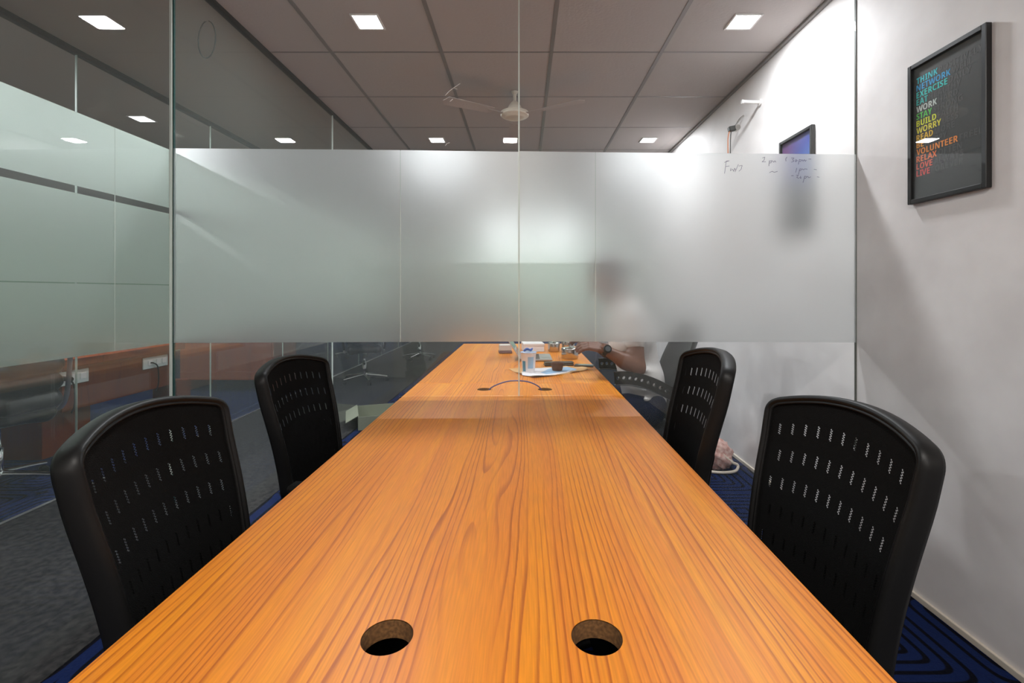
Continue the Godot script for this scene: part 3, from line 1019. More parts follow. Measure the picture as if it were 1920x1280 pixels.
	part("motor", lathe_mesh([[0.0, -0.203], [0.05, -0.203], [0.074, -0.201], [0.078, -0.194], [0.1, -0.19], [0.107, -0.184], [0.107, -0.178], [0.099, -0.175], [0.099, -0.171], [0.107, -0.168], [0.106, -0.16], [0.09, -0.152], [0.03, -0.145], [0.0, -0.14]], 32), M.ivory, f)
	for i in 3:
		var st := st_new()
		add_box(st, Vector3(0.16, -0.182, 0), Vector3(0.14, 0.003, 0.03), 0.001)
		var b := Transform3D(Basis(Vector3(1, 0, 0), 0.16), Vector3(0, -0.182, 0))
		add_prism(st, PackedVector2Array([Vector2(0.19, -0.045), Vector2(0.55, -0.06), Vector2(0.575, 0.0), Vector2(0.55, 0.05), Vector2(0.19, 0.038)]), -0.001, 0.001, b * Transform3D(Basis(Vector3(1, 0, 0), PI / 2), Vector3.ZERO))
		part("blade", done(st), M.tile, f, Vector3.ZERO, Vector3(0, PI / 2 + i * TAU / 3, 0))

# ---------------------------------------------------------------- things on the far table
func table_things() -> void:
	var y := TOP
	var w := thing("paper_wrapper", "opened white paper wrapper with a pale blue print under the cup", "paper", Vector3(0.16, y, -2.97), 0.0)
	var o := Vector3(0.16, 0, -2.97)
	var sheets := [
		["wrapper", M.tan, 0.0008, [[-0.099, -3.082], [-0.022, -2.882], [0.055, -2.757], [0.149, -2.809], [0.303, -2.939], [0.417, -3.061], [0.411, -3.148], [0.276, -3.193], [0.132, -3.148], [0.01, -3.126]]],
		["liner", M.paper, 0.0022, [[-0.013, -2.979], [-0.009, -2.827], [0.068, -2.783], [0.151, -2.836], [0.335, -2.999], [0.28, -3.159], [0.131, -3.115], [0.027, -3.082]]],
		["blue_print", M.print_blue, 0.0034, [[0.101, -2.939], [0.134, -2.882], [0.256, -2.959], [0.338, -3.05], [0.284, -3.126], [0.18, -3.061]]],
	]
	var curl := noise(3.0, 90, 2)
	for s in sheets:
		var poly := PackedVector2Array()
		for p in s[3]:
			poly.append(Vector2(p[0] - o.x, -(p[1] - o.z)))
		var rim := []
		for i in poly.size():
			for k in 5:
				rim.append(poly[i].lerp(poly[(i + 1) % poly.size()], k / 5.0))
		var st := st_new()
		st.set_smooth_group(0)
		var mid := Vector2.ZERO
		for p in poly:
			mid += p / poly.size()
		var rings := []
		for r in 6:
			var ring := []
			for p in rim:
				var q: Vector2 = mid.lerp(p, r / 5.0)
				ring.append(Vector3(q.x, s[2] + maxf(0.0, 0.010 * curl.get_noise_2d(q.x * 2.0, q.y * 2.0) + 0.004) * r / 5.0, -q.y))
			rings.append(ring)
		for r in 5:
			for i in rim.size():
				var i2 := (i + 1) % rim.size()
				quad(st, rings[r][i], rings[r + 1][i], rings[r + 1][i2], rings[r][i2])
		part(s[0], done(st), s[1], w)
	# cup
	var c := thing("paper_cup", "white and blue printed cup with a peeled lid beside the laptop", "cup", Vector3(0.029, y + 0.004, -2.93), 0.0)
	part("body", lathe_mesh([[0.0, 0.0], [0.037, 0.0], [0.038, 0.006], [0.046, 0.118], [0.049, 0.121], [0.048, 0.126], [0.044, 0.124]], 30), M.paper, c)
	for b in [[-0.1, 0.75, 0.03, 0.10, M.print_blue], [-1.0, -0.45, 0.012, 0.075, mat(Color(0.16, 0.52, 0.66), 0.5)]]:
		var st := st_new()
		st.set_smooth_group(0)
		for i in 8:
			var q := []
			for e in [[0, 0], [1, 0], [1, 1], [0, 1]]:
				var a: float = lerpf(b[0], b[1], (i + e[0]) / 8.0)
				var h: float = lerpf(b[2], b[3], e[1])
				var r: float = lerpf(0.038, 0.046, (h - 0.006) / 0.112) + 0.0006
				q.append(Vector3(sin(a) * r, h, cos(a) * r))
			quad(st, q[0], q[1], q[2], q[3])
		part("print", done(st), b[4], c)
	var lid := st_new()
	add_lathe(lid, [[0.0, 0.128], [0.03, 0.130], [0.049, 0.127], [0.05, 0.124]], 24)
	part("lid", done(lid), mat(Color(0.62, 0.70, 0.80), 0.35, 0.3), c)
	part("lid_flap", tube_mesh(curve([Vector3(-0.03, 0.131, 0.01), Vector3(-0.01, 0.144, 0.005), Vector3(0.012, 0.137, 0.0), Vector3(0.025, 0.147, -0.01)], 4), [0.004, 0.006, 0.007, 0.008, 0.008, 0.008, 0.007, 0.006, 0.007, 0.008, 0.007, 0.005, 0.003], 8), mat(Color(0.20, 0.36, 0.66), 0.4), c)
	# cake
	var k := thing("cupcake", "small dark brown cupcake on the blue printed paper", "cake", Vector3(0.209, y + 0.008, -3.0), 0.0)
	var prof := [[0.0, 0.0], [0.031, 0.0], [0.039, 0.036]]
	part("cake_case", lathe_mesh(prof, 18, false), mat(Color(0.30, 0.17, 0.12), 0.8), k)
	part("cake_top", lathe_mesh([[0.039, 0.035], [0.041, 0.040], [0.034, 0.048], [0.018, 0.052], [0.0, 0.053]], 18), M.cake, k)
	var g := thing("glasses_case", "long dark green case lying behind the cupcake", "case", Vector3(0.235, y, -3.235), 0.12)
	part("case_body", box_mesh(Vector3(0.2, 0.014, 0.055), 0.005), mat(Color(0.15, 0.17, 0.13), 0.45), g, Vector3(0, 0.008, 0))
	part("case_lid", box_mesh(Vector3(0.198, 0.012, 0.053), 0.005), mat(Color(0.18, 0.19, 0.17), 0.4), g, Vector3(0, 0.021, 0))
	var ph := thing("phone", "dark flat phone near the table edge right of the case", "phone", Vector3(0.40, y, -3.2), -0.25)
	part("phone_body", box_mesh(Vector3(0.125, 0.010, 0.062), 0.003), M.dark_grey, ph, Vector3(0, 0.006, 0))
	part("phone_glass", box_mesh(Vector3(0.118, 0.0012, 0.056)), mat(Color(0.10, 0.10, 0.10), 0.1), ph, Vector3(0, 0.0116, 0))
	# laptop, open towards the person
	var l := thing("laptop", "silver laptop open towards the seated person", "laptop", Vector3(-0.02, y, -3.58), 0.0)
	part("base", box_mesh(Vector3(0.225, 0.014, 0.32), 0.004), M.alu, l, Vector3(0.112, 0.009, 0))
	part("keyboard", box_mesh(Vector3(0.10, 0.002, 0.27)), M.dark_grey, l, Vector3(0.085, 0.0165, 0))
	part("trackpad", box_mesh(Vector3(0.06, 0.001, 0.1)), M.alu, l, Vector3(0.18, 0.0166, 0))
	var tilt := Vector3(0, 0, deg_to_rad(34))
	var sc := part("screen_lid", box_mesh(Vector3(0.007, 0.215, 0.32), 0.003), M.alu, l, Vector3(-0.06, 0.103, 0), tilt)
	part("display", box_mesh(Vector3(0.001, 0.19, 0.295)), mat(Color(0.05, 0.05, 0.055), 0.1), sc, Vector3(0.004, 0.002, 0))
	# box behind the laptop, tins, container
	var bx := thing("white_box", "white cardboard box behind the open laptop", "box", Vector3(0.075, y, -4.08), 0.1)
	part("box_body", box_mesh(Vector3(0.17, 0.048, 0.2), 0.002), M.paper, bx, Vector3(0, 0.025, 0))
	part("box_lid", box_mesh(Vector3(0.176, 0.02, 0.206), 0.002), M.white, bx, Vector3(0, 0.058, 0))
	var specs := [
		[Vector3(0.343, y, -3.58), 0.066, 0.075, "steel lunch tin with a domed lid at the table edge by the hand"],
		[Vector3(0.25, y, -4.0), 0.05, 0.07, "small steel tin standing right behind the laptop corner"],
		[Vector3(0.37, y, -4.02), 0.056, 0.085, "steel tin standing behind the largest lunch tin"],
	]
	for s in specs:
		var t := thing("steel_tin", s[3], "tin", s[0], 0.0, "steel lunch tins on the far table")
		var r: float = s[1]
		var h: float = s[2]
		part("tin_body", lathe_mesh([[0.0, 0.0], [r * 0.86, 0.0], [r * 0.95, 0.008], [r * 0.97, h * 0.9], [r * 0.93, h]], 32), M.steel, t)
		part("tin_lid", lathe_mesh([[r * 0.99, h * 0.84], [r, h * 0.98], [r * 0.95, h * 1.06], [r * 0.7, h * 1.11], [r * 0.2, h * 1.14], [0.0, h * 1.14]], 32), M.steel, t)
		part("knob", lathe_mesh([[0.008, h * 1.13], [0.012, h * 1.2], [0.008, h * 1.25], [0.0, h * 1.26]], 14), M.steel, t)
	var pc := thing("plastic_container", "small clear plastic container left of the laptop screen", "container", Vector3(-0.15, y, -3.9), 0.15)
	part("container_base", box_mesh(Vector3(0.105, 0.02, 0.08), 0.004), mat(Color(0.42, 0.34, 0.36), 0.5), pc, Vector3(0, 0.011, 0))
	part("container_body", box_mesh(Vector3(0.10, 0.05, 0.075), 0.005), mat(Color(0.80, 0.78, 0.76), 0.3), pc, Vector3(0, 0.046, 0))
	# cloth bag on the floor by the wall
	var bag := thing("cloth_bag", "crumpled pinkish white cloth bag on the blue carpet by the wall", "bag", Vector3(1.375, 0.0, -3.42), 0.0)
	var nb := noise(1.0, 55, 3)
	var st := st_new()
	st.set_smooth_group(0)
	var rows := []
	for j in 17:
		var row := []
		for i in 29:
			var th := PI * j / 16.0
			var a := TAU * (i % 28) / 28.0
			var d := Vector3(sin(th) * cos(a), cos(th), sin(th) * sin(a))
			var q := 1.0 + 0.34 * nb.get_noise_3dv(d * 1.6) + 0.16 * nb.get_noise_3dv(d * 5.0)
			row.append(Vector3(d.x * 0.105 * q, maxf(0.0, 0.095 + d.y * 0.105 * q), d.z * 0.10 * q))
		rows.append(row)
	for j in 16:
		for i in 28:
			quad(st, rows[j][i + 1], rows[j][i], rows[j + 1][i], rows[j + 1][i + 1])
	var bm := mat(Color.WHITE, 0.9)
	bm.albedo_texture = blotch(Color(0.92, 0.84, 0.81), Color(0.70, 0.48, 0.44), 0.05, 61, 128, 3)
	triplanar(bm, Vector3(5, 5, 5))
	part("bag_body", done(st), bm, bag)
	part("bag_strap", tube_mesh(curve([Vector3(-0.12, 0.012, 0.09), Vector3(-0.02, 0.012, 0.12), Vector3(0.075, 0.02, 0.115), Vector3(0.105, 0.05, 0.09), Vector3(0.06, 0.075, 0.09), Vector3(0.01, 0.12, 0.075)], 6), 0.010, 8), M.ivory, bag)
	part("bag_lining", box_mesh(Vector3(0.12, 0.11, 0.10), 0.03), mat(Color(0.09, 0.10, 0.17), 0.9), bag, Vector3(0.075, 0.055, -0.075), Vector3(0.2, 0.4, 0.35))

# ---------------------------------------------------------------- the person
# smooth union of tapered capsules, meshed as surface nets; bones are [a, ra, b, rb]
func blob(bones: Array, cell: float, k: float) -> ArrayMesh:
	var lo := Vector3.INF
	var hi := -Vector3.INF
	for b in bones:
		for e in [[b[0], b[1]], [b[2], b[3]]]:
			lo = lo.min(e[0] - Vector3.ONE * (e[1] + 3.0 * cell + 1.5 / k))
			hi = hi.max(e[0] + Vector3.ONE * (e[1] + 3.0 * cell + 1.5 / k))
	var n := Vector3i(((hi - lo) / cell).ceil()) + Vector3i.ONE
	var f := PackedFloat32Array()
	f.resize(n.x * n.y * n.z)
	for b in bones:
		var a: Vector3 = b[0]
		var d: Vector3 = b[2] - a
		var ra: float = b[1]
		var rb: float = b[3]
		var m := maxf(ra, rb) + 2.0 * cell + 3.5 / k
		var p0 := Vector3i(((a.min(b[2]) - Vector3.ONE * m - lo) / cell).floor().max(Vector3.ZERO))
		var p1 := Vector3i(((a.max(b[2]) + Vector3.ONE * m - lo) / cell).ceil().min(Vector3(n - Vector3i.ONE)))
		var dd := maxf(d.length_squared(), 1e-9)
		for z in range(p0.z, p1.z + 1):
			for y in range(p0.y, p1.y + 1):
				for x in range(p0.x, p1.x + 1):
					var v := lo + Vector3(x, y, z) * cell - a
					var t := clampf(v.dot(d) / dd, 0.0, 1.0)
					var dist := (v - d * t).length() - lerpf(ra, rb, t)
					if dist < m:
						f[(z * n.y + y) * n.x + x] += exp(-k * dist)
	var vid := {}
	var verts := PackedVector3Array()
	var corners := [Vector3i(0, 0, 0), Vector3i(1, 0, 0), Vector3i(0, 1, 0), Vector3i(1, 1, 0), Vector3i(0, 0, 1), Vector3i(1, 0, 1), Vector3i(0, 1, 1), Vector3i(1, 1, 1)]
	var edges := [[0, 1], [2, 3], [4, 5], [6, 7], [0, 2], [1, 3], [4, 6], [5, 7], [0, 4], [1, 5], [2, 6], [3, 7]]
	var sx := 1
	var sy := n.x
	var sz := n.x * n.y
	for z in n.z - 1:
		for y in n.y - 1:
			for x in n.x - 1:
				var at := (z * n.y + y) * n.x + x
				var c := 0
				for q in 8:
					if f[at + (q & 1) * sx + ((q >> 1) & 1) * sy + ((q >> 2) & 1) * sz] > 1.0:
						c += 1
				if c == 0 or c == 8:
					continue
				var sum := Vector3.ZERO
				var cnt := 0
				for e in edges:
					var u: float = -log(maxf(f[at + (e[0] & 1) * sx + ((e[0] >> 1) & 1) * sy + ((e[0] >> 2) & 1) * sz], 1e-9))
					var w: float = -log(maxf(f[at + (e[1] & 1) * sx + ((e[1] >> 1) & 1) * sy + ((e[1] >> 2) & 1) * sz], 1e-9))
					if (u < 0) != (w < 0):
						sum += Vector3(corners[e[0]]).lerp(Vector3(corners[e[1]]), clampf(u / (u - w), 0.02, 0.98))
						cnt += 1
				vid[at] = verts.size()
				verts.append(lo + (Vector3(x, y, z) + sum / cnt) * cell)
	var idx := PackedInt32Array()
	for at in vid:
		var inside := f[at] > 1.0
		for ax in [[sx, sy, sz], [sy, sz, sx], [sz, sx, sy]]:
			if (f[at + ax[0]] > 1.0) == inside:
				continue
			var a: int = vid.get(at, -1)
			var b: int = vid.get(at - ax[1], -1)
			var c: int = vid.get(at - ax[1] - ax[2], -1)
			var d: int = vid.get(at - ax[2], -1)
			if b < 0 or c < 0 or d < 0:
				continue
			if inside:
				idx.append_array([a, d, c, a, c, b])
			else:
				idx.append_array([a, b, c, a, c, d])
	var nor := PackedVector3Array()
	nor.resize(verts.size())
	for i in range(0, idx.size(), 3):
		var fn := (verts[idx[i + 2]] - verts[idx[i]]).cross(verts[idx[i + 1]] - verts[idx[i]])
		for j in 3:
			nor[idx[i + j]] += fn
	for i in nor.size():
		nor[i] = nor[i].normalized()
	var arr := []
	arr.resize(Mesh.ARRAY_MAX)
	arr[Mesh.ARRAY_VERTEX] = verts
	arr[Mesh.ARRAY_NORMAL] = nor
	arr[Mesh.ARRAY_INDEX] = idx
	var am := ArrayMesh.new()
	am.add_surface_from_arrays(Mesh.PRIMITIVE_TRIANGLES, arr)
	return am

func hand_bones(wrist: Vector3, fwd: Vector3, palm: Vector3, thumb_side: Vector3, curl: float) -> Array:
	var out := []
	var kn := wrist + fwd * 0.085
	for q in [-0.026, -0.009, 0.009, 0.026]:
		out.append([wrist + fwd * 0.012 + thumb_side * q * 0.7, 0.0135, kn + thumb_side * q, 0.0115])
	var lens := [0.066, 0.078, 0.085, 0.074]
	for i in 4:
		var p := kn + thumb_side * lerpf(-0.028, 0.028, i / 3.0)
		var dir := fwd
		var l: float = lens[i]
		for s in [[0.42, 0.0092, 0.0088], [0.32, 0.0088, 0.0082], [0.26, 0.0082, 0.0072]]:
			dir = (dir * cos(curl) + palm * sin(curl)).normalized()
			var q2: Vector3 = p + dir * l * s[0] * 1.15
			out.append([p, s[1], q2, s[2]])
			p = q2
	var tp := wrist + fwd * 0.03 + thumb_side * 0.026
	var t1 := tp + (thumb_side * 0.55 + fwd * 0.7 + palm * 0.45).normalized() * 0.042
	var t2 := t1 + (fwd * 0.8 + palm * 0.6).normalized() * 0.032
	out.append([tp, 0.013, t1, 0.0105])
	out.append([t1, 0.0105, t2, 0.0085])
	return out

func person() -> void:
	var t := thing("person", "seated person in white T-shirt and navy jeans, leaning over the far table", "person", Vector3(0.68, 0.0, -2.95), 0.0)
	var o := t.position
	# joints relative to the base; the person faces -x, near side is +z
	var hip := Vector3(0.06, 0.55, 0)
	var belly := Vector3(0.04, 0.72, 0)
	var chest := Vector3(-0.02, 0.96, 0)
	var collar := Vector3(-0.06, 1.12, 0)
	var neck := Vector3(-0.10, 1.19, 0)
	var head := Vector3(-0.185, 1.335, 0.0)
	var elb := [Vector3(-0.043, 0.822, 0.245), Vector3(-0.06, 0.83, -0.27)]
	var wri := [Vector3(-0.232, 0.928, 0.225), Vector3(-0.26, 0.92, -0.17)]
	var bones := [[belly, 0.10, chest, 0.12], [hip, 0.115, belly, 0.105], [chest, 0.115, collar, 0.085], [collar, 0.06, neck, 0.052], [neck, 0.05, head + Vector3(0.01, -0.06, 0), 0.052]]
	for s in [0, 1]:
		var q := 1.0 if s == 0 else -1.0
		var sh := Vector3(-0.05, 1.10, 0.17 * q)
		bones.append([collar, 0.06, sh, 0.058])
		bones.append([sh, 0.056, elb[s], 0.043])
		bones.append([elb[s], 0.043, elb[s].lerp(wri[s], 0.35), 0.042])
		bones.append([elb[s].lerp(wri[s], 0.35), 0.042, wri[s], 0.027])
		var h := Vector3(0.02, 0.545, 0.09 * q)
		var kn := Vector3(-0.42, 0.57, 0.12 * q)
		var an := Vector3(-0.40, 0.11, 0.11 * q)
		bones.append([h, 0.085, kn, 0.058])
		bones.append([kn, 0.056, kn.lerp(an, 0.3), 0.055])
		bones.append([kn.lerp(an, 0.3), 0.055, an, 0.036])
		bones.append([an, 0.036, an + Vector3(-0.13, -0.06, 0), 0.03])
	var st := SurfaceTool.new()
	st.begin(Mesh.PRIMITIVE_TRIANGLES)
	st.append_from(blob(bones, 0.014, 90.0), 0, Transform3D())
	# head: skull, jaw, nose, brow, lips, ears
	var hb := [[head + Vector3(0.02, 0.03, 0), 0.082, head + Vector3(-0.015, 0.03, 0), 0.078], [head + Vector3(-0.02, -0.02, 0), 0.066, head + Vector3(-0.045, -0.075, 0), 0.042], [head + Vector3(-0.085, 0.005, 0), 0.010, head + Vector3(-0.108, -0.028, 0), 0.013], [head + Vector3(-0.08, 0.022, 0.032), 0.012, head + Vector3(-0.08, 0.022, -0.032), 0.012], [head + Vector3(-0.086, -0.055, 0.016), 0.008, head + Vector3(-0.086, -0.055, -0.016), 0.008], [head + Vector3(0.0, -0.05, 0), 0.055, neck + Vector3(0.0, 0.02, 0), 0.05]]
	for q in [-1, 1]:
		hb.append([head + Vector3(0.008, 0.02, 0.08 * q), 0.012, head + Vector3(0.004, -0.02, 0.078 * q), 0.010])
	st.append_from(blob(hb, 0.006, 160.0), 0, Transform3D())
	var fwd0: Vector3 = (wri[0] - elb[0]).normalized()
	st.append_from(blob(hand_bones(wri[0], (fwd0 + Vector3(-0.5, -0.15, 0)).normalized(), Vector3(0.05, -0.75, -0.66).normalized(), Vector3(0, 0.66, -0.75), 0.55), 0.004, 420.0), 0, Transform3D())
	var fwd1: Vector3 = (wri[1] - elb[1]).normalized()
	st.append_from(blob(hand_bones(wri[1], fwd1, Vector3(0.0, -0.75, 0.66).normalized(), Vector3(0, 0.66, 0.75), 0.5), 0.005, 420.0), 0, Transform3D())
	part("body", st.commit(), M.skin, t)
	for q in [-1, 1]:
		part("eye", blob([[head + Vector3(-0.079, 0.004, 0.03 * q), 0.011, head + Vector3(-0.0795, 0.004, 0.03 * q), 0.011]], 0.004, 400.0), M.white, t)
	# hair cap
	part("hair", blob([[head + Vector3(0.03, 0.045, 0), 0.094, head + Vector3(-0.02, 0.068, 0), 0.086], [head + Vector3(0.05, 0.02, 0), 0.07, head + Vector3(0.055, -0.03, 0), 0.045], [head + Vector3(-0.06, 0.085, 0.02), 0.028, head + Vector3(-0.06, 0.085, -0.02), 0.028]], 0.009, 120.0), M.hair, t)
	# shirt with short sleeves
	var sb := [[belly, 0.125, chest, 0.137], [hip + Vector3(0, 0.05, 0), 0.130, belly, 0.127], [chest, 0.132, collar, 0.098], [collar + Vector3(0.01, -0.02, 0.09), 0.075, collar + Vector3(0.01, -0.02, -0.09), 0.075], [belly + Vector3(0, 0, 0.05), 0.115, belly + Vector3(0, 0, -0.05), 0.115], [chest + Vector3(0, 0, 0.06), 0.11, chest + Vector3(0, 0, -0.06), 0.11]]
	for s in [0, 1]:
		var q := 1.0 if s == 0 else -1.0
		var sh := Vector3(-0.05, 1.10, 0.17 * q)
		sb.append([sh, 0.068, sh.lerp(elb[s], 0.45), 0.066])
	# soft folds round the waist
	for i in 4:
		var yy := 0.60 + 0.055 * i
		sb.append([Vector3(0.13 - 0.012 * i, yy, 0.09), 0.016, Vector3(0.02, yy + 0.03, 0.172), 0.012])
	part("shirt", blob(sb, 0.012, 95.0), M.shirt, t)
	var tb := []
	for s in [0, 1]:
		var q := 1.0 if s == 0 else -1.0
		var h := Vector3(0.03, 0.55, 0.09 * q)
		var kn := Vector3(-0.42, 0.57, 0.12 * q)
		var an := Vector3(-0.40, 0.11, 0.11 * q)
		tb.append([h, 0.098, kn, 0.070])
		tb.append([kn, 0.069, an, 0.052])
	tb.append([Vector3(0.06, 0.56, 0.06), 0.115, Vector3(0.06, 0.56, -0.06), 0.115])
	part("trousers", blob(tb, 0.014, 90.0), M.jeans, t)
	for q in [-1, 1]:
		part("shoe", blob([[Vector3(-0.38, 0.05, 0.11 * q), 0.045, Vector3(-0.55, 0.038, 0.115 * q), 0.037]], 0.012, 120.0), M.shoe, t)
	# wristwatch
	var wd: Vector3 = (elb[0] - wri[0]).normalized()
	var wc: Vector3 = wri[0] + wd * 0.02
	var wt := part("wristwatch", tube_mesh([wc - wd * 0.011, wc - wd * 0.008, wc + wd * 0.008, wc + wd * 0.011], [0.031, 0.033, 0.034, 0.032], 20), M.black, t)
	var face_dir := Vector3(0.1, 0.35, 1.0)
	face_dir = (face_dir - wd * face_dir.dot(wd)).normalized()
	part("watch_case", tube_mesh([wc + face_dir * 0.028, wc + face_dir * 0.041, wc + face_dir * 0.043], [0.023, 0.023, 0.020], 20), M.black, wt)
	part("watch_dial", tube_mesh([wc + face_dir * 0.042, wc + face_dir * 0.0445], 0.015, 20), mat(Color(0.34, 0.36, 0.38), 0.2), wt)
	# the chair that carries the person
	var c := thing("plastic_arm_chair", "dark office chair under the person, with round holes along its arm", "chair", Vector3(0.74, 0.0, -2.95), -PI / 2)
	# local: front is +z (towards -x in the room), local x = -z... near arm lies at +x
	star_meshes("far", 0.28, 0.018)
	star_base(c, "far", M.black, 0.28, 0.5)
	part("gas_column", mesh_cache.chair_column, M.black, c, Vector3(0, -0.02, 0))
	part("seat", mesh_cache.chair_seat, M.black_soft, c, Vector3(0, -0.035, 0.0))
	var bst := st_new()
	bst.set_smooth_group(0)
	var g := 12
	for side in [0, 1]:
		for j in g:
			for i in g:
				var q := []
				for e in [[0, 0], [1, 0], [1, 1], [0, 1]]:
					var a := lerpf(-1.0, 1.0, float(i + e[0]) / g)
					var h := lerpf(0.0, 1.0, float(j + e[1]) / g)
					var wdt := 0.20 + 0.02 * sin(h * PI) - 0.05 * pow(h, 6.0)
					var zz := -0.105 - 0.20 * h + 0.03 * a * a + 0.025 * sin(h * PI) - (0.03 if side == 1 else 0.0)
					q.append(Vector3(a * wdt, 0.50 + 0.56 * h, zz))
				if side == 0:
					quad(bst, q[0], q[1], q[2], q[3])
				else:
					quad(bst, q[3], q[2], q[1], q[0])
	# close the rim
	for sgn in [-1, 1]:
		for j in g:
			var q := []
			for e in [[0, 0], [1, 0], [1, 1], [0, 1]]:
				var h := lerpf(0.0, 1.0, float(j + e[1]) / g)
				var wdt := 0.20 + 0.02 * sin(h * PI) - 0.05 * pow(h, 6.0)
				q.append(Vector3(sgn * wdt, 0.50 + 0.56 * h, -0.105 - 0.20 * h + 0.03 + 0.025 * sin(h * PI) - 0.03 * (1 - e[0])))
			quad(bst, q[0], q[1], q[2], q[3])
	part("backrest", done(bst), mat(Color(0.16, 0.16, 0.165), 0.6), c)
	part("back_stem", tube_mesh(curve([Vector3(0, 0.39, 0.0), Vector3(0, 0.38, -0.12), Vector3(0, 0.45, -0.17), Vector3(0, 0.62, -0.20)], 5), 0.022, 8), M.black, c)
	for sgn in [-1, 1]:
		arm_with_holes(c, sgn)

func arm_with_holes(c: Node3D, sgn: float) -> void:
	# a curved plastic band in the plane x = const, pierced by a row of round holes
	var path := []
	var n := 10
	for i in n + 1:
		var f := float(i) / n
		path.append(Vector2(lerpf(-0.10, 0.235, f), 0.615 + 0.155 * sin(lerpf(0.12, 0.56, f) * PI) / 0.98))
	var st := st_new()
	var wide := 0.034
	for i in n:
		var a: Vector2 = path[i]
		var b: Vector2 = path[i + 1]
		var u := (b - a)
		var v := Vector2(-u.y, u.x).normalized() * wide
		var quad2 := [a - v, b - v, b + v, a + v]
		var mid := (a + b) / 2
		for x in [0.262, 0.292]:
			var m := 16
			for k in m:
				var pts := []
				for kk in [k, k + 1]:
					var t: float = TAU * kk / m
					var d := Vector2(cos(t), sin(t))
					# outer edge of the cell in that direction
					var su := d.x
					var sv := d.y
					var q := 1.0 / maxf(absf(su), absf(sv))
					pts.append([mid + u.normalized() * d.x * 0.0105 + v.normalized() * d.y * 0.0105, mid + u * 0.5 * su * q + v * sv * q])
				var w := []
				for p in [pts[0][0], pts[1][0], pts[1][1], pts[0][1]]:
					w.append(Vector3(x * sgn, p.y, p.x))
				quad(st, w[0], w[1], w[2], w[3])
				if x < 0.27:
					quad(st, Vector3(0.262 * sgn, pts[0][0].y, pts[0][0].x), Vector3(0.262 * sgn, pts[1][0].y, pts[1][0].x), Vector3(0.292 * sgn, pts[1][0].y, pts[1][0].x), Vector3(0.292 * sgn, pts[0][0].y, pts[0][0].x))
		for e in [[0, 1], [2, 3]]:
			var p: Vector2 = quad2[e[0]]
			var q: Vector2 = quad2[e[1]]
			quad(st, Vector3(0.262 * sgn, p.y, p.x), Vector3(0.262 * sgn, q.y, q.x), Vector3(0.292 * sgn, q.y, q.x), Vector3(0.292 * sgn, p.y, p.x))
	var arm := part("armrest", done(st), M.black, c)
	part("arm_post", tube_mesh(curve([Vector3(sgn * 0.15, 0.40, -0.03), Vector3(sgn * 0.25, 0.40, -0.05), Vector3(sgn * 0.277, 0.46, -0.08), Vector3(sgn * 0.277, 0.65, -0.09)], 5), 0.017, 8), M.black, arm)
	var e1: Array = []
	for p in path:
		e1.append(Vector3(0.277 * sgn, p.y - wide - 0.004, p.x))
	part("arm_trim", tube_mesh(e1, 0.006, 6), M.alu, arm)

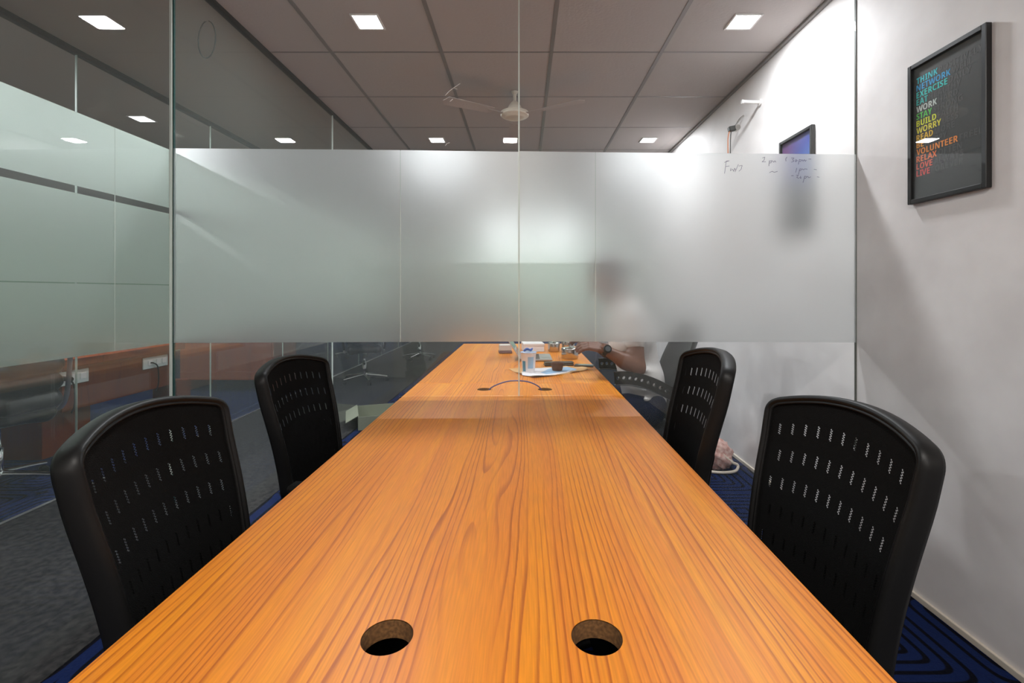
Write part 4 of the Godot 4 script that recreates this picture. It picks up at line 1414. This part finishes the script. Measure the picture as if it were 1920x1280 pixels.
# ---------------------------------------------------------------- the office behind the glass
func office() -> void:
	# long desk with a front panel parallel to the corridor
	var d := thing("office_desk", "long brown wooden desk with wall sockets behind the left glass", "desk", Vector3(-3.45, 0, -4.0), 0.0)
	part("desktop", box_mesh(Vector3(0.75, 0.03, 2.35), 0.003), M.desk_wood, d, Vector3(-0.30, 0.735, 0.4))
	part("edge_band", box_mesh(Vector3(0.02, 0.06, 2.35), 0.003), M.desk_wood, d, Vector3(0.085, 0.72, 0.4))
	part("front_panel", box_mesh(Vector3(0.02, 0.37, 1.10), 0.002), M.desk_wood, d, Vector3(0.0, 0.535, -0.14))
	part("pedestal", box_mesh(Vector3(0.5, 0.56, 0.4), 0.003), M.desk_wood, d, Vector3(-0.38, 0.28, 0.22))
	part("side_panel", box_mesh(Vector3(0.5, 0.72, 0.025), 0.002), M.desk_wood, d, Vector3(-0.30, 0.36, 1.5))
	part("desk_foot", box_mesh(Vector3(0.24, 0.36, 0.2), 0.003), M.desk_wood, d, Vector3(-0.1, 0.18, -0.86))
	for z in [[0.354], [-0.487]]:
		var s := thing("wall_socket", "white double socket plate on the brown desk panel, " + ("left one by the black chair" if z[0] > 0 else "right one near the glass corner"), "socket", Vector3(-3.438, 0.60, -4.0 + z[0]), PI / 2, "socket plates on the desk panel")
		part("plate", box_mesh(Vector3(0.30, 0.105, 0.012), 0.003), M.socket, s, Vector3(0, 0, 0.006))
		for x in [-0.07, 0.03, 0.1]:
			part("switch", box_mesh(Vector3(0.05, 0.05, 0.006), 0.002), M.white, s, Vector3(x, 0, 0.014))
		part("plug_cord", tube_mesh(curve([Vector3(-0.07, 0.0, 0.014), Vector3(-0.05, -0.005, 0.03), Vector3(0.0, -0.05, 0.03), Vector3(0.02, -0.2, 0.02), Vector3(0.0, -0.27, 0.012)], 5), 0.006, 6), M.black, s)
	# second desk, turned, farther back
	var e := thing("office_desk", "brown wooden desk with a modesty panel seen through the glass corner", "desk", Vector3(-3.7, 0, -6.1), 0.0)
	part("desktop", box_mesh(Vector3(1.2, 0.03, 0.7), 0.003), M.desk_wood, e, Vector3(0, 0.735, -0.2))
	part("modesty_panel", box_mesh(Vector3(1.12, 0.46, 0.02), 0.002), M.desk_wood, e, Vector3(0, 0.49, 0.1))
	part("plinth", box_mesh(Vector3(1.12, 0.10, 0.04), 0.003), M.desk_wood, e, Vector3(0, 0.21, 0.11))
	for x in [-0.57, 0.57]:
		part("side_panel", box_mesh(Vector3(0.025, 0.72, 0.6), 0.002), M.desk_wood, e, Vector3(x, 0.36, -0.2))
	# leather chair with a chrome star base
	leather_chair("black leather office chair with chrome base at the left edge", Vector3(-3.30, 0, -3.02), deg_to_rad(-118))
	leather_chair("black office chair with chrome base standing in the corridor", Vector3(-2.22, 0, -6.7), deg_to_rad(20))
	leather_chair("far black office chair with chrome base beside the shelves", Vector3(-3.3, 0, -9.3), deg_to_rad(60))
	leather_chair("far black office chair with chrome base left of the table end", Vector3(-1.95, 0, -9.0), deg_to_rad(-30))
	# open carton on the floor
	var b := thing("carton", "low open pale carton on the floor beside the far table", "box", Vector3(-1.40, 0, -4.62), 0.35)
	var cm := mat(Color(0.52, 0.54, 0.47), 0.8)
	part("carton_floor", box_mesh(Vector3(0.36, 0.006, 0.46)), cm, b, Vector3(0, 0.004, 0))
	for s in [-1, 1]:
		part("carton_side", box_mesh(Vector3(0.006, 0.12, 0.46)), cm, b, Vector3(s * 0.18, 0.062, 0))
		part("carton_side", box_mesh(Vector3(0.36, 0.12, 0.006)), cm, b, Vector3(0, 0.062, s * 0.23))
		part("carton_flap", box_mesh(Vector3(0.12, 0.004, 0.46)), cm, b, Vector3(s * 0.235, 0.105, 0), Vector3(0, 0, -s * 0.5))
	# shelves at the far end, with files
	var sh := thing("shelf_unit", "dark low shelf unit with files at the far end of the office", "shelf", Vector3(-3.0, 0, -12.9), 0.0)
	part("shelf_back", box_mesh(Vector3(6.0, 1.3, 0.03)), M.cabinet, sh, Vector3(0, 0.65, -0.2))
	for yy in [0.03, 0.45, 0.88, 1.3]:
		part("shelf_board", box_mesh(Vector3(6.0, 0.03, 0.42), 0.003), M.cabinet, sh, Vector3(0, yy, 0))
	for i in 7:
		part("shelf_upright", box_mesh(Vector3(0.03, 1.3, 0.42), 0.003), M.cabinet, sh, Vector3(-3.0 + i, 0.65, 0))
	var rng := RandomNumberGenerator.new()
	rng.seed = 5
	var cols := [["grey", Color(0.42, 0.44, 0.42)], ["green", Color(0.16, 0.30, 0.18)], ["yellow", Color(0.58, 0.44, 0.14)], ["white", Color(0.62, 0.62, 0.60)], ["blue", Color(0.12, 0.18, 0.34)]]
	var place := ["leftmost on the lower shelf", "second from the left on the lower shelf", "third from the left on the lower shelf", "fourth from the left on the lower shelf", "fifth from the left on the lower shelf", "sixth from the left on the lower shelf", "seventh from the left on the lower shelf", "rightmost on the lower shelf"]
	for i in 8:
		var cc: Array = cols[i % 5]
		var bx := thing("box_file", "%s box file at the far end, %s" % [cc[0], place[i]], "file", Vector3([-4.7, -4.4, -3.7, -3.35, -2.7, -2.35, -1.7, -1.35][i], 0.466, -12.85), 0.0, "box files on the far shelf")
		part("file_case", box_mesh(Vector3(0.12 + 0.1 * rng.randf(), 0.3, 0.25), 0.004), mat(cc[1], 0.6), bx, Vector3(0, 0.151, 0))
		part("file_tag", box_mesh(Vector3(0.06, 0.09, 0.003)), M.white, bx, Vector3(0, 0.2, 0.126))

func leather_chair(label: String, at: Vector3, turn: float) -> void:
	var t := thing("leather_chair", label, "chair", at, turn, "chrome-based office chairs beyond the glass")
	star_meshes("chrome", 0.31, 0.017)
	star_base(t, "chrome", M.chrome, 0.31, 0.2)
	part("gas_column", mesh_cache.chair_column, M.chrome, t)
	if not mesh_cache.has("leather_seat"):
		mesh_cache.leather_seat = blob([[Vector3(-0.17, 0.47, 0.2), 0.05, Vector3(0.17, 0.47, 0.2), 0.05], [Vector3(-0.17, 0.475, -0.14), 0.055, Vector3(0.17, 0.475, -0.14), 0.055], [Vector3(-0.1, 0.48, 0.03), 0.06, Vector3(0.1, 0.48, 0.03), 0.06], [Vector3(-0.17, 0.47, 0.2), 0.05, Vector3(-0.17, 0.475, -0.14), 0.055], [Vector3(0.17, 0.47, 0.2), 0.05, Vector3(0.17, 0.475, -0.14), 0.055]], 0.014, 70.0)
		var rolls := []
		for k in 5:
			var z := -0.235 - 0.025 * k + 0.02 * sin(k)
			rolls.append([Vector3(-0.19, 0.56 + 0.115 * k, z + 0.03), 0.055, Vector3(0, 0.56 + 0.115 * k, z), 0.06])
			rolls.append([Vector3(0.19, 0.56 + 0.115 * k, z + 0.03), 0.055, Vector3(0, 0.56 + 0.115 * k, z), 0.06])
		mesh_cache.leather_back = blob(rolls, 0.014, 75.0)
	part("seat", mesh_cache.leather_seat, M.leather, t)
	part("backrest", mesh_cache.leather_back, M.leather, t)
	for s in [-1, 1]:
		part("side_plate", tube_mesh(curve([Vector3(s * 0.255, 0.44, 0.16), Vector3(s * 0.262, 0.46, -0.05), Vector3(s * 0.26, 0.55, -0.20), Vector3(s * 0.255, 0.75, -0.27), Vector3(s * 0.25, 1.02, -0.32)], 5), 0.014, 8), M.alu, t)
		part("armrest", tube_mesh(curve([Vector3(s * 0.262, 0.47, 0.12), Vector3(s * 0.275, 0.6, 0.17), Vector3(s * 0.28, 0.66, 0.1), Vector3(s * 0.28, 0.67, -0.1), Vector3(s * 0.268, 0.68, -0.25)], 5), 0.017, 8), M.black, t)
